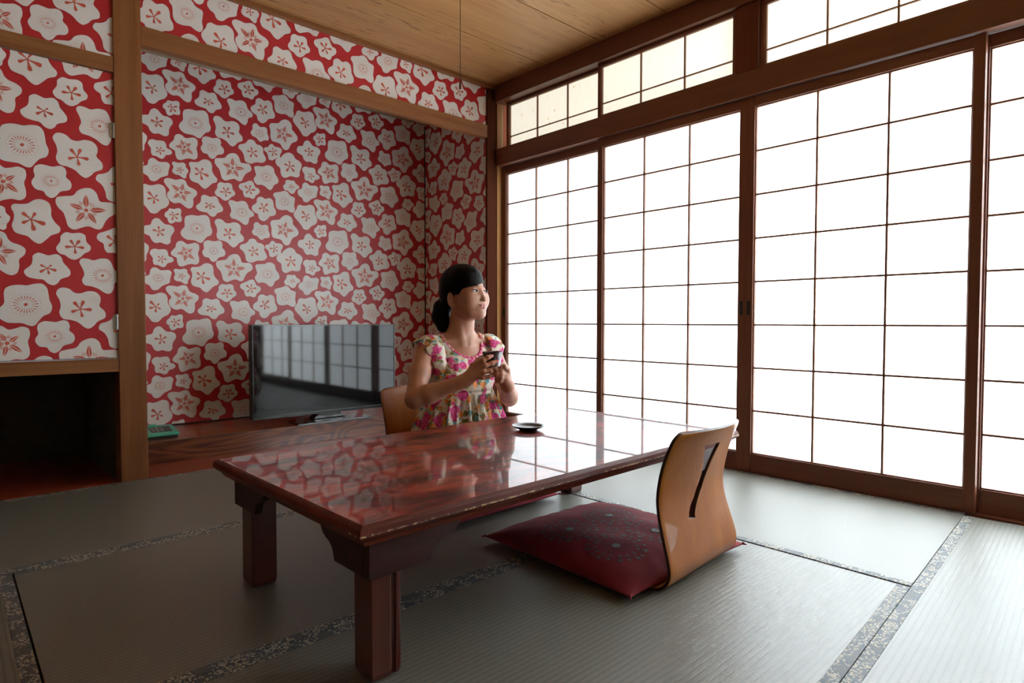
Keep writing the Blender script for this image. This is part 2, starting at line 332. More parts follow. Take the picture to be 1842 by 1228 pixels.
# ------------------------------------------------------------------ plum blossom wallpaper
FLOWERS = [
('R',(140,257),[(76,264),(96,274),(102,301),(118,316),(136,313),(152,302),(174,303),(194,305),(209,293),(206,274),(201,253),(197,232),(176,221),(158,211),(139,192),(121,187),(107,193),(97,212),(81,221),(69,235),(68,251)],34),
('C',(261,273),[(220,303),(227,314),(244,313),(259,313),(275,318),(290,311),(293,293),(305,279),(303,264),(295,250),(293,235),(283,227),(270,233),(256,242),(236,244),(222,254),(221,267),(227,284)],[(248,283),(265,288),(278,275),(266,256),(245,265)]),
('C',(370,276),[(309,315),(317,329),(336,331),(360,336),(384,354),(408,357),(428,346),(435,322),(435,296),(447,272),(463,254),(459,234),(434,221),(418,204),(397,185),(378,191),(358,210),(339,215),(319,223),(310,246),(316,272),(317,293)],[(344,298),(383,302),(412,263),(378,236),(343,260)]),
('S',(265,144),[(178,192),(180,207),(194,216),(217,216),(239,213),(266,222),(288,216),(298,194),(311,182),(334,174),(350,160),(347,139),(330,119),(330,94),(323,68),(305,58),(286,65),(267,80),(252,84),(230,79),(207,90),(193,113),(193,131),(205,151),(190,172)],[(216,183),(277,197),(320,151),(289,97),(224,107)]),
('C',(127,704),[(84,776),(102,772),(123,775),(152,785),(177,776),(186,754),(187,726),(200,701),(201,681),(186,659),(161,645),(142,624),(128,617),(106,621),(91,642),(68,668),(45,693),(41,716),(59,744),(67,766)],[(99,733),(95,696),(125,674),(149,692),(142,722)]),
('C',(510,792),[(448,782),(462,809),(464,831),(481,847),(503,845),(530,849),(547,840),(551,815),(565,797),(561,779),(542,766),(529,751),(510,740),(492,744),(477,756),(459,762)],[(497,816),(526,817),(540,790),(512,766),(480,789)]),
('C',(650,825),[(587,835),(593,852),(613,862),(632,871),(650,881),(669,881),(680,861),(689,846),(708,840),(713,821),(701,805),(688,795),(681,780),(668,772),(648,778),(625,777),(614,792),(610,813),(595,822)],[(625,845),(656,852),(683,830),(662,802),(631,805)]),
('R',(756,311),[(681,355),(687,367),(710,372),(737,374),(759,385),(784,385),(803,371),(809,345),(823,324),(833,303),(827,283),(804,268),(794,247),(780,233),(764,238),(744,253),(722,258),(699,255),(682,270),(678,290),(691,312),(687,334)],44),
('C',(914,274),[(863,271),(876,289),(881,310),(898,315),(917,314),(934,316),(946,299),(965,288),(968,272),(948,260),(938,240),(923,230),(907,233),(893,245),(871,249)],[(905,285),(921,288),(934,274),(915,259),(899,269)]),
('C',(224,619),[(178,619),(184,632),(195,641),(203,655),(216,655),(229,655),(246,662),(261,659),(265,645),(262,626),(267,605),(263,587),(248,583),(233,583),(218,572),(203,572),(194,586),(191,599),(180,607)],[(217,638),(249,630),(243,601),(217,593),(203,621)]),
('C',(418,701),[(345,689),(365,709),(371,727),(373,747),(389,759),(405,756),(423,751),(449,758),(465,746),(471,726),(485,708),(494,691),(489,673),(462,660),(452,645),(438,635),(420,640),(404,655),(384,657),(360,662),(347,673)],[(397,712),(431,713),(446,693),(423,679),(395,685)]),
('R',(347,557),[(281,602),(288,620),(310,630),(333,632),(352,631),(376,638),(400,639),(415,624),(420,600),(423,575),(431,551),(424,526),(402,513),(388,496),(374,477),(358,475),(335,485),(311,486),(288,488),(266,504),(259,523),(265,540),(280,560),(281,581)],51),
('C',(149,519),[(81,546),(105,553),(115,578),(133,593),(151,590),(165,575),(181,563),(203,562),(222,551),(227,530),(214,507),(207,487),(206,464),(191,450),(174,452),(154,458),(131,453),(113,465),(101,489),(80,498),(66,509),(68,533)],[(146,547),(175,533),(169,499),(142,494),(119,525)]),
('C',(525,542),[(445,601),(451,619),(466,627),(488,623),(506,608),(527,606),(552,615),(578,613),(594,597),(596,576),(592,555),(611,533),(611,508),(585,492),(570,474),(553,463),(536,470),(517,488),(493,498),(466,503),(454,526),(459,553),(455,578)],[(504,569),(536,574),(562,540),(531,512),(496,531)]),
('S',(287,409),[(207,405),(216,420),(231,439),(237,463),(254,476),(273,474),(292,461),(315,466),(334,472),(354,464),(358,439),(351,413),(356,384),(354,359),(337,345),(313,347),(290,341),(267,330),(248,333),(239,354),(236,376),(223,384),(210,392)],[(267,446),(322,436),(331,375),(277,361),(238,403)]),
('C',(158,366),[(100,395),(107,412),(125,421),(143,418),(165,421),(183,419),(192,403),(195,385),(215,377),(221,361),(208,349),(189,343),(180,327),(167,319),(152,324),(138,330),(122,331),(115,348),(115,368),(106,382)],[(142,379),(166,383),(182,366),(163,344),(142,353)]),
('R',(437,433),[(381,465),(386,483),(404,493),(422,492),(442,490),(466,497),(482,491),(488,473),(486,456),(500,441),(504,422),(494,405),(467,396),(452,376),(436,367),(420,375),(410,390),(388,394),(375,411),(375,426),(384,444)],34),
('R',(871,782),[(798,811),(803,828),(824,836),(847,842),(871,852),(892,845),(908,826),(937,815),(937,789),(934,765),(938,738),(926,719),(907,720),(883,731),(855,726),(827,729),(814,746),(812,769),(810,795)],38),
('C',(737,726),[(664,721),(674,736),(692,751),(697,779),(715,792),(732,790),(748,783),(773,792),(793,782),(800,761),(802,739),(813,719),(813,696),(799,684),(774,676),(760,658),(740,643),(722,645),(706,659),(700,682),(682,691),(667,703)],[(722,751),(760,753),(763,708),(737,699),(708,717)]),
('R',(605,681),[(525,731),(533,746),(554,747),(575,742),(601,751),(626,749),(639,732),(648,708),(674,687),(673,667),(649,653),(644,628),(631,608),(612,610),(591,625),(567,635),(542,640),(533,659),(541,683),(535,707)],43),
('R',(716,575),[(673,612),(682,628),(699,632),(713,620),(726,616),(748,621),(764,611),(765,587),(774,561),(768,542),(743,537),(723,524),(707,532),(694,545),(672,552),(662,570),(670,585),(675,597)],34),
('S',(864,603),[(778,634),(787,652),(813,659),(838,666),(852,682),(878,697),(907,692),(923,670),(925,643),(944,624),(961,599),(954,574),(924,555),(910,533),(898,510),(876,503),(860,514),(846,535),(821,541),(795,545),(784,568),(785,595),(782,617)],[(821,628),(882,654),(930,600),(884,549),(823,566)]),
('C',(672,449),[(588,462),(595,483),(615,490),(634,502),(647,521),(667,527),(685,521),(696,505),(720,501),(738,486),(738,459),(751,435),(753,415),(732,396),(692,392),(661,378),(628,387),(620,420),(608,444)],[(664,477),(697,463),(698,428),(659,420),(642,453)]),
('C',(801,479),[(743,483),(749,495),(767,501),(781,520),(797,524),(811,512),(834,512),(855,504),(855,486),(845,466),(843,447),(826,442),(806,429),(789,421),(771,427),(767,447),(760,464),(747,472)],[(798,500),(822,489),(822,461),(796,452),(773,475)]),
('S',(552,333),[(450,350),(454,372),(479,380),(508,387),(525,409),(550,422),(573,422),(590,405),(600,376),(622,374),(648,374),(663,356),(661,334),(634,314),(619,294),(605,265),(586,260),(561,269),(535,261),(510,251),(490,262),(482,291),(474,315),(460,330)],[(552,394),(621,341),(586,284),(517,284),(496,351)]),
('C',(907,406),[(814,418),(824,439),(848,450),(862,468),(886,486),(909,491),(931,481),(945,460),(967,450),(986,432),(984,406),(974,381),(971,352),(951,340),(913,342),(879,326),(856,332),(847,355),(844,383),(824,397)],[(905,436),(937,412),(935,377),(887,371),(874,412)])]
def catmull(pts, k=4):
    out = []; n = len(pts)
    for i in range(n):
        p0, p1, p2, p3 = (Vector(pts[(i+j-1) % n]) for j in range(4))
        for s in range(k):
            t = s/k
            out.append(.5*((2*p1) + (p2-p0)*t + (2*p0-5*p1+4*p2-p3)*t*t + (3*p1-p0-3*p2+p3)*t**3))
    return out
def clip(poly, u0, u1, v0, v1):
    for ax, lim, sg in ((0, u0, 1), (0, u1, -1), (1, v0, 1), (1, v1, -1)):
        out = []; n = len(poly)
        for i in range(n):
            a, b = poly[i], poly[(i+1) % n]
            da, db = (a[ax]-lim)*sg, (b[ax]-lim)*sg
            if da >= 0: out.append(a)
            if (da >= 0) != (db >= 0): out.append(a.lerp(b, da/(da-db)))
        poly = out
        if len(poly) < 3: return []
    return poly
def petal(c, tip, w0, w1, kind):
    d = tip-c; L = d.length; d = d/L; n = Vector((-d.y, d.x))
    if kind == 'drop':
        prof = [(0, .035), (.25, .05), (.5, .085), (.72, .15), (.88, .16), (.97, .10), (1.0, 0)]
    else:
        prof = [(.16, 0), (.35, .085), (.55, .125), (.75, .09), (.9, .04), (1.0, 0)]
    if kind == 'leafpair':
        res = []
        for s in (1, -1):
            res.append([c + d*L*t + n*(s*(L*w*1.05+.0012 if w else .0010)) for t, w in prof] + [c + d*L*t + n*(s*.0009) for t in (.85, .5, .3)])
        return res
    return [[c + d*L*t + n*L*w for t, w in prof] + [c + d*L*t - n*L*w for t, w in prof[::-1] if w]]
def ell(c, a, b, ang=0, n=10):
    ca, sa = math.cos(ang), math.sin(ang)
    return [c + Vector((a*math.cos(t)*ca - b*math.sin(t)*sa, a*math.cos(t)*sa + b*math.sin(t)*ca)) for t in (2*PI*k/n for k in range(n))]
TILE = []          # (outline, [mark polygons]) in metres, wall coordinates of the alcove's back wall
rng = random.Random(3)
for typ, c, pts, ex in FLOWERS:
    cc = Vector(c)/1000
    outline = catmull([Vector(p)/1000 for p in pts], 4)
    marks = []
    if typ == 'C':
        for e in ex:
            tp = Vector(e)/1000; tp = cc + (tp-cc)*1.08
            marks += petal(cc - (tp-cc)*.08, tp, 0, 0, 'drop')
        marks.append(ell(cc, .003, .003, 0, 8))
    elif typ == 'S':
        tips = [cc + (Vector(e)/1000-cc)*1.02 for e in ex]
        for tp in tips: marks += petal(cc, tp, 0, 0, 'leafpair')
        R = sum((t-cc).length for t in tips)/5
        an = sorted(math.atan2((t-cc).y, (t-cc).x) for t in tips)
        for i in range(5):
            a, b = an[i], an[(i+1) % 5] + (2*PI if i == 4 else 0)
            for j in range(1, 6):
                th = a + (b-a)*(.22 + .56*(j-1)/4); r1 = R*(.66 - .08*abs(j-3)); d = Vector((math.cos(th), math.sin(th))); n = Vector((-d.y, d.x))
                marks.append([cc + d*R*.30, cc + d*(R*.5) + n*.0012, cc + d*r1 + n*.0006, cc + d*r1 - n*.0006, cc + d*(R*.5) - n*.0012])
        marks.append(ell(cc, .0075, .0068, .4, 10))
    else:
        R = ex/1000; ph = rng.random()
        for j in range(20):
            th = 2*PI*(j+ph)/20; d = Vector((math.cos(th), math.sin(th))); n = Vector((-d.y, d.x))
            el = R*(.94 + .10*math.cos(2*th))
            marks.append([cc + d*el*.32, cc + d*el*.72 + n*R*.034, cc + d*el*.78, cc + d*el*.72 - n*R*.034])
            marks.append(ell(cc + d*el*.92, R*.030, R*.024, th, 6))
            d2 = Vector((math.cos(th+PI/20), math.sin(th+PI/20)))
            marks.append(ell(cc + d2*el*(1.03 if j % 2 else .93), R*.020, R*.018, th, 5))
        marks.append(ell(cc, R*.14, R*.115, .6, 10))
    TILE.append((outline, marks))
PU, PV = .890, .6095
def paper_wall(bm, u0, u1, v0, v1, mp, org=(0, 0), su=1.0, sv=1.0, base=True):
    """red ground with cream plum blossoms on the rectangle; mp(u, v, lift) gives the 3D point; org = wall position of the tile's own origin"""
    def face(poly, lift, mi):
        vs = [bm.verts.new(mp(p.x, p.y, lift)) for p in poly]
        try: f = bm.faces.new(vs); f.material_index = mi
        except ValueError: pass
    if base: face([Vector((u0, v0)), Vector((u1, v0)), Vector((u1, v1)), Vector((u0, v1))], 0, 0)
    # tile is laid out in its own frame: x = -2 + X, z = 1.3 + Y
    i0 = math.floor((u0-org[0])/(PU*su))-1; i1 = math.ceil((u1-org[0])/(PU*su))+1
    j0 = math.floor((v0-org[1])/(PV*sv))-2; j1 = math.ceil((v1-org[1])/(PV*sv))+1
    for i in range(i0, i1+1):
        for j in range(j0, j1+1):
            for outline, marks in TILE:
                def T(p): return Vector((org[0] + (p.x + i*PU)*su, org[1] + (p.y + j*PV + i*-.0)*sv))
                q = [T(p) for p in outline]
                if max(p.x for p in q) <= u0 or min(p.x for p in q) >= u1 or max(p.y for p in q) <= v0 or min(p.y for p in q) >= v1: continue
                inside = all(u0 < p.x < u1 and v0 < p.y < v1 for p in q)
                if not inside: q = clip(q, u0, u1, v0, v1)
                if len(q) < 3: continue
                face(q, .00025, 1)
                for mk in marks:
                    w = [T(p) for p in mk]
                    if not inside: w = clip(w, u0, u1, v0, v1)
                    if len(w) >= 3: face(w, .0005, 2)
WP = [M['wp_red'], M['wp_cream'], M['wp_coral']]

# ------------------------------------------------------------------ floor, walls, ceiling
CZ = 2.262; XL = -4.45; YB = -5.1; XO = .10
bpy.context.view_layer.update()
def struct(name, bm, mats, bevel=0, **kw):
    o = obj(name, bm, mats, bevel=bevel, **kw); o['kind'] = 'structure'; return o
struct('floor', NB((XL-.1, XO+.1, YB-.1, 1.0, -.14, -.06)), M['groove'])
# ceiling: wide cedar boards running along x
bm = bmesh.new(); ys = [.06, -.035, -.468, -.902, -1.330, -1.762, -2.194, -2.626, -3.058, -3.49, -3.922, -4.354, -4.786, YB-.1]
for a, b in zip(ys, ys[1:]):
    bx(bm, XL-.1, XO+.05, b+.0035, a-.0035, CZ, CZ+.02, 0)
bx(bm, XL-.1, XO+.05, YB-.1, .06, CZ+.010, CZ+.04, 1)
struct('ceiling', bm, [M['ceil'], M['groove']])
bm = NB((XL-.1, XL, YB-.1, 1.0, -.06, CZ+.04)); struct('wall_left', bm, M['plaster'])
bm = NB((XL, XO+.1, YB-.1, YB, -.06, CZ+.04)); struct('wall_front', bm, M['plaster'])
# alcove back wall and its right cheek, papered
D = .8
bm = bmesh.new()
paper_wall(bm, -2.15, -.04, .105, 2.19, lambda u, v, l: (u, D-l, v), (-2.0, 1.3))
bx(bm, -2.15, .0, D+.002, D+.06, -.06, 2.30, 0)
struct('wall_back', bm, WP)
bm = bmesh.new()
paper_wall(bm, .019, D, .105, 2.19, lambda u, v, l: (-.04-l, u, v), (-.35, 1.33))
bx(bm, -.039, -.0185, .019, D+.06, -.06, 2.30, 0)
struct('wall_right', bm, WP)
bm = NB((-2.2, -2.15, .10, D+.06, -.06, 2.3), (-2.2, 0, .05, D+.06, 2.19, 2.25)); struct('wall_alcove', bm, M['plaster'])
# papered band above the alcove beam and above the closet
bm = bmesh.new(); ZF = (-2.0+.110, 1.3+.033)
SU, SV = 1.012, 1.038
def front_org(px_x, px_z, fu, fv):       # put flower at tile point (fu, fv) on wall point (px_x, px_z)
    return (px_x - fu*SU, px_z - fv*SV)
FO = front_org(-1.617, 2.087, .265, .7535)
paper_wall(bm, -2.095, -.018, 1.995, 2.245, lambda u, v, l: (u, .012-l, v), FO, SU, SV)
bx(bm, -2.095, -.018, .014, .05, 1.995, 2.25, 0)
struct('wall_transom', bm, WP)
bm = bmesh.new(); CO = front_org(-2.333, 1.386, .525, .542)
CO = (CO[0], CO[1])
paper_wall(bm, XL, -2.2, 1.83, 2.245, lambda u, v, l: (u, .012-l, v), (CO[0], CO[1]), SU, SV)
bx(bm, XL, -2.2, .014, .05, 1.83, 2.25, 0)
struct('wall_closet', bm, WP)
# trims
struct('trim_1', NB((-2.2, -2.095, 0, .105, -.06, CZ)), M['cedar_z'], bevel=.003)          # alcove post
struct('trim_2', NB((-2.095, -.018, 0, .045, 1.915, 1.998)), M['cedar_x'], bevel=.002)      # beam over the alcove
struct('trim_3', NB((XL, -.018, -.020, .05, 2.238, CZ)), M['cedar_x'], bevel=.002)          # ceiling edge
struct('trim_4', NB((XL, -2.2, .002, .06, 1.768, 1.832)), M['cedar_x'], bevel=.002)         # rail over closet doors
struct('trim_5', NB((XL, -2.2, .002, .06, .484, .540)), M['cedar_x'], bevel=.002)           # rail under closet doors
struct('trim_6', NB((-.100, -.0185, -.001, .018, -.06, CZ)), M['dark_z'], bevel=.0015)         # corner post
struct('trim_7', NB((-.018, .036, -.006, .10, -.06, CZ)), M['jamb'], bevel=.0015)           # door jamb
struct('trim_8', NB((.037, XO, -.006, .10, -.06, CZ)), M['dark_z'])
YE = -3.486
struct('trim_9', NB((-.030, XO, YB, -.006, 1.738, 1.851)), M['dark_y'], bevel=.002)         # kamoi
struct('trim_10', NB((-.045, XO, YB, -.006, 2.155, CZ)), M['dark_y'], bevel=.003)           # top beam
struct('trim_11', NB((-.029, XO, -1.800, -1.690, 1.852, 2.154)), M['dark_p'], bevel=.0015)  # post between transoms
struct('trim_12', NB((-.010, XO, YE-.002, -.006, -.05, .002)), M['dark_y'])                 # sill
struct('trim_13', NB((-.05, XO, YE-.12, YE-.001, -.06, 1.738)), M['dark_z'], bevel=.002)    # far end post
struct('trim_14', NB((-2.0+(-.15), -.04, .283, .33, 0, .108)), M['rosewood'], bevel=.002)   # rosewood front beam of the raised alcove
struct('trim_15', NB((-2.15, -.04, .331, D, .05, .105)), M['red_board'])
struct('trim_16', NB((-2.094, -.101, .004, .282, -.03, .001)), M['red_board'], bevel=.001)   # red board in front of it
struct('corner_strip', NB((-.047, -.0412, D-.007, D-.001, .106, 2.18)), M['groove'])                  # thin dark strip added along the alcove's back corner
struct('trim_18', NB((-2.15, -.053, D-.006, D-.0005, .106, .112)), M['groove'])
# closet niche below the doors
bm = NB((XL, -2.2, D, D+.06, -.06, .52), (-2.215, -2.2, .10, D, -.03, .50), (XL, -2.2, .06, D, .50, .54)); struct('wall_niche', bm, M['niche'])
struct('trim_19', NB((XL, -2.201, .004, D, -.03, .001)), M['red_board'])
# wall beyond the last shoji with two frosted windows
W5 = [(-3.95, -3.70), (-4.38, -4.08)]
bm = NB((0, XO, YB, YE-.121, 0, .62), (0, XO, YB, YE-.121, 1.50, 1.737), (0, XO, -3.70, YE-.121, .62, 1.5), (0, XO, -4.08, -3.95, .62, 1.5), (0, XO, YB, -4.38, .62, 1.5))
struct('wall_side', bm, M['plaster'])
struct('trim_20', NB((.05, XO, YB, YE-.121, 1.852, 2.154)), M['dark_y'])
for k, (a, b) in enumerate(W5):
    o = struct('window_%d' % (5+k), NB((.02, .05, a, a+.02, .62, 1.5), (.02, .05, b-.02, b, .62, 1.5), (.02, .05, a+.02, b-.02, .62, .64), (.02, .05, a+.02, b-.02, 1.48, 1.5)), M['dark_z'])
    obj('pane', NB((.03, .034, a+.02, b-.02, .64, 1.48)), M['paper'], o)

# ------------------------------------------------------------------ shoji doors and transoms
H, ZB, PW = .2, .0893, .2712
def shoji(k, yg, x, pull):
    """yg = far edge of the lattice area, x = lattice front plane"""
    y1 = yg; y0 = yg-3*PW; s = .036; zt = ZB+8*H
    bm = NB((x-.012, x+.020, y1, y1+s, .003, 1.736), (x-.012, x+.020, y0-s, y0, .003, 1.736))
    o = struct('door_%d' % k, bm, M['frame_z'], bevel=.0015)
    obj('bottom_rail', NB((x-.010, x+.019, y0, y1, .003, ZB)), M['frame_y'], o, bevel=.0015)
    obj('top_rail', NB((x-.010, x+.019, y0, y1, zt, 1.736)), M['frame_y'], o, bevel=.0015)
    bm = bmesh.new(); w = .0040
    for i in (1, 2): bx(bm, x, x+.0115, y1-i*PW-w, y1-i*PW+w, ZB, zt)
    for j in range(1, 8): bx(bm, x+.001, x+.0115, y0, y1, ZB+j*H-w, ZB+j*H+w)
    for (a, b, c, d) in ((y1-.005, y1, ZB, zt), (y0, y0+.005, ZB, zt), (y0, y1, ZB, ZB+.005), (y0, y1, zt-.005, zt)): bx(bm, x-.002, x+.0115, a, b, c, d)
    obj('lattice', bm, M['lattice'], o)
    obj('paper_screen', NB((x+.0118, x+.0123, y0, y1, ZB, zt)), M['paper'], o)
    if pull:
        yp = y1+s*.5 if pull > 0 else y0-s*.5
        obj('door_pull', NB((x-.0135, x-.0118, yp-.008, yp+.008, .735, .800)), M['pull'], o, bevel=.001)
    return o
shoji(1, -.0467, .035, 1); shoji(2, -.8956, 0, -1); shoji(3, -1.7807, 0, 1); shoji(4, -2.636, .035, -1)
def transom(k, ya, yb, x):
    """frame from ya (far) to yb (near)"""
    z0, z1, s = 1.852, 2.154, .020
    o = struct('window_%d' % k, NB((x-.010, x+.02, ya-s, ya, z0, z1), (x-.010, x+.02, yb, yb+s, z0, z1), (x-.010, x+.02, yb+s, ya-s, z0, z0+.016), (x-.010, x+.02, yb+s, ya-s, z1-.014, z1)), M['frame_y'], bevel=.001)
    a, b = ya-s, yb+s; W = (a-b)/3
    bm = bmesh.new()
    for i in (1, 2): bx(bm, x, x+.011, a-i*W-.003, a-i*W+.003, z0+.016, z1-.014)
    bx(bm, x+.001, x+.011, b, a, z0+.079, z0+.084)
    for q in ((a-.004, a, z0+.016, z1-.014), (b, b+.004, z0+.016, z1-.014), (b, a, z1-.018, z1-.014)): bx(bm, x-.004, x+.011, *q)
    obj('lattice', bm, M['lattice'], o)
    obj('paper_screen', NB((x+.0112, x+.0117, b, a, z0+.016, z1-.014)), M['paper_cream'], o)
transom(1, -.050, -.862, .035); transom(2, -.857, -1.689, 0); transom(3, -1.801, -2.633, 0); transom(4, -2.628, -3.44, .035)
struct('trim_21', NB((-.022, XO, YE-.12, -3.441, 1.852, 2.154)), M['dark_z'])

# ------------------------------------------------------------------ closet door with hinges
cl = empty('cupboard_door', (-2.202, .02, .541))
tag(cl, 'cupboard door papered with large plum blossoms, left of the wooden alcove post', 'cupboard door')
bm = bmesh.new()
paper_wall(bm, -3.02, -2.2012, .546, 1.764, lambda u, v, l: (u, .014-l, v), CO, SU, SV)
bx(bm, -3.02, -2.2012, .015, .04, .546, 1.764, 0)
obj('panel', bm, WP, cl)
for z in (.70, 1.52):
    bm = bmesh.new(); tube(bm, [(-2.2035, .004, z-.032), (-2.2035, .004, z+.032)], .0045, 10)
    bx(bm, -2.216, -2.204, .010, .0130, z-.03, z+.03)
    hg = obj('hinge', bm, M['steel'], cl, smooth=False)
bm = bmesh.new()
paper_wall(bm, -3.84, -3.025, .546, 1.764, lambda u, v, l: (u, .014-l, v), CO, SU, SV)
bx(bm, -3.84, -3.025, .015, .04, .546, 1.764, 0)
struct('wall_cupboard', bm, WP)
struct('trim_22', NB((XL, -3.842, .006, .05, .541, 1.767)), M['cedar_z'])

# ------------------------------------------------------------------ tatami mats
SK = .055        # the last row of mats lies very slightly askew
def mat_quad(label, P, axis, borders, z=0, ang=0, skew=False):
    """P = (x0, x1, y0, y1); ribs run along axis; borders on the long sides"""
    x0, x1, y0, y1 = P; cx, cy = (x0+x1)/2, (y0+y1)/2
    if label is None:                        # floor beyond the frame
        o = obj('floor', NB((x0-cx+.001, x1-cx-.001, y0-cy+.001, y1-cy-.001, 0, .055)), M['tatami_x' if axis == 0 else 'tatami_y'])
        o.location = (cx, cy, z-.055); o.rotation_euler = (0, 0, ang); o['kind'] = 'structure'; return o
    root = empty('tatami_mat', (cx, cy, z-.055), ang)
    tag(root, label, 'tatami mat', 'tatami mats covering the floor')
    g = .0006; b = .030
    X0, X1, Y0, Y1 = x0-cx+g, x1-cx-g, y0-cy+g, y1-cy-g
    i = borders
    bm = NB((X0+(b if i == 1 else 0), X1-(b if i == 1 else 0), Y0+(b if i == 0 else 0), Y1-(b if i == 0 else 0), 0, .055))
    def fix(bm):
        if not skew: return
        for v in bm.verts:
            if v.co.y < 0: v.co.y += (-2.603 + SK*(v.co.x+cx)) - y0
    fix(bm)
    obj('rush_surface', bm, M['tatami_x' if axis == 0 else 'tatami_y'], root, bevel=.0006, local=True)
    for s in (0, 1):
        if i == 0: bb = (X0, X1, Y0, Y0+b, 0, .0556) if s == 0 else (X0, X1, Y1-b, Y1, 0, .0556)
        else: bb = (X0, X0+b, Y0, Y1, 0, .0556) if s == 0 else (X1-b, X1, Y0, Y1, 0, .0556)
        bm = NB(bb); fix(bm); obj('border', bm, M['border'], root, bevel=.0012, local=True)
L = 1.757
mat_quad('tatami mat right along the red board below the television', (-.885-L+.88+.0, -.012, -.9115, -.004), 0, 0)
mat_quad('tatami mat along the dark open cupboard niche', (-1.762-L, -1.765, -.9115, -.004), 0, 0)
mat_quad('bright tatami mat lying along the foot of the sliding paper doors', (-.886, -.012, -2.640, -.9145), 1, 1, z=.0015, skew=True)
mat_quad('tatami mat under the far half of the low table', (-2.628, -.889, -1.8145, -.9145), 0, 0)
mat_quad('tatami mat in front of the table, under the slotted floor chair and its cushion', (-2.628, -.889, -2.672, -1.8175), 0, 0, skew=True)
mat_quad('tatami mat at the left edge with ribs running away from the camera', (-3.51, -2.631, -2.672, -.9145), 1, 1)
mat_quad('tatami mat in the near right corner, below the paper doors', (-1.775, -.016, -3.532, -2.6530), 0, 0, ang=math.atan(SK))
mat_quad(None, (-3.540, -1.783, -3.630, -2.7535), 0, 0, ang=math.atan(SK))
mat_quad(None, (XL, -3.513, -2.672, -.9145), 1, 1)
mat_quad(None, (XL, -3.525, -.9115, -.004), 0, 0)
mat_quad(None, (XL, -3.61, -3.555, -2.6745), 0, 0)
mat_quad(None, (-2.3, -.012, -5.09, -3.76), 1, 1)
mat_quad(None, (XL, -2.303, -5.09, -3.76), 1, 1)

# ------------------------------------------------------------------ low table
TA = math.radians(1.15)
tb = empty('low_table', (-1.497, -1.733, .0022), TA)
tag(tb, 'low red lacquered table with four square legs standing on the tatami mats', 'table')
hx, hy = .718, .373                     # half size of the flat top
bm = bmesh.new()
prof = [(0, .330), (.0055, .3275), (.0095, .3225), (.0115, .314)]      # (outset, z) upper moulding
def rect_ring(bm, off, z): return [bm.verts.new((sx*(hx+off), sy*(hy+off), z)) for sx, sy in ((-1, -1), (1, -1), (1, 1), (-1, 1))]
r0 = rect_ring(bm, 0, .330); bm.faces.new(r0).material_index = 0
rings = [r0] + [rect_ring(bm, o, z) for o, z in prof[1:]] + [rect_ring(bm, .0118, .3105)] + [rect_ring(bm, o, z) for o, z in ((.006, .303), (-.004, .297), (-.010, .286))]
for i, (a, b) in enumerate(zip(rings, rings[1:])):
    for k in range(4):
        f = bm.faces.new((a[k], b[k], b[(k+1) % 4], a[(k+1) % 4])); f.material_index = 2 if i == 3 else 1
bm.faces.new(rings[-1][::-1]).material_index = 1
bmesh.ops.recalc_face_normals(bm, faces=bm.faces)
obj('tabletop', bm, [M['table_top'], M['table_edge'], M['rim']], tb, local=True)
lg = .066; ins = .044
for sx in (-1, 1):
    for sy in (-1, 1):
        cx, cy = sx*(hx-ins-lg/2), sy*(hy-ins-lg/2); h = lg/2
        bm = bmesh.new()
        # square leg with a stepped groove on the two outer faces and a chamfered foot
        c, g, gd = .007, .008, .004
        P = [(-h, -h+c), (-h+c, -h), (-g-.012, -h), (-g-.010, -h+gd), (g-.004, -h+gd), (g, -h), (h-c, -h), (h, -h+c), (h, h), (-h, h)]
        P = [(-h, -h), (h-.022, -h), (h-.022, -h+gd), (h-.012, -h+gd), (h-.012, -h), (h, -h), (h, h), (-h, h)]
        P = [(-x*sx*-1 if False else x*(-sx), y*(-sy)) for x, y in P] if (sx, sy) != (-1, -1) else P
        if sx*sy < 0: P = P[::-1]
        vb = [bm.verts.new((cx+x*.93, cy+y*.93, 0)) for x, y in P]; v1 = [bm.verts.new((cx+x, cy+y, .012)) for x, y in P]; v2 = [bm.verts.new((cx+x, cy+y, .29)) for x, y in P]
        n = len(P); bm.faces.new(vb[::-1]); bm.faces.new(v2)
        for A, B in ((vb, v1), (v1, v2)):
            for k in range(n): bm.faces.new((A[k], A[(k+1) % n], B[(k+1) % n], B[k]))
        bmesh.ops.recalc_face_normals(bm, faces=bm.faces)
        obj('leg', bm, M['table_leg'], tb, bevel=.002, local=True)
        # curved bracket boards meeting at the leg
        ox, oy = sx*(hx-.030), sy*(hy-.030); zt = .290
        cur = [(0, .210), (.145, .210), (.150, .224), (.158, .236), (.172, .245), (.190, .250), (.205, .256), (.216, .266), (.222, .276), (.223, zt), (0, zt)]
        bm = bmesh.new()
        prism(bm, [(ox-sx*a, z) for a, z in cur], 1, oy, oy-sy*.020)
        sc = .80
        bm2 = [(oy-sy*.020-sy*a*sc, z) for a, z in cur]
        prism(bm, bm2, 0, ox, ox-sx*.020)
        obj('bracket', bm, M['table_dark'], tb, bevel=.0015, local=True)

# ------------------------------------------------------------------ saucer on the table
sc = empty('saucer', (-1.292, -1.612, .330))
tag(sc, 'small dark wooden saucer lying on the red table top', 'saucer')
bm = bmesh.new()
lathe(bm, [(0, .0035), (.026, .0035), (.027, .0), (.030, .0), (.031, .005), (.045, .010), (.056, .0165), (.0575, .0185), (.0555, .0188), (.044, .0135), (.030, .0085), (0, .0075)], n=56)
bmesh.ops.recalc_face_normals(bm, faces=bm.faces)
obj('dish', bm, M['dish'], sc, smooth=True, local=True)

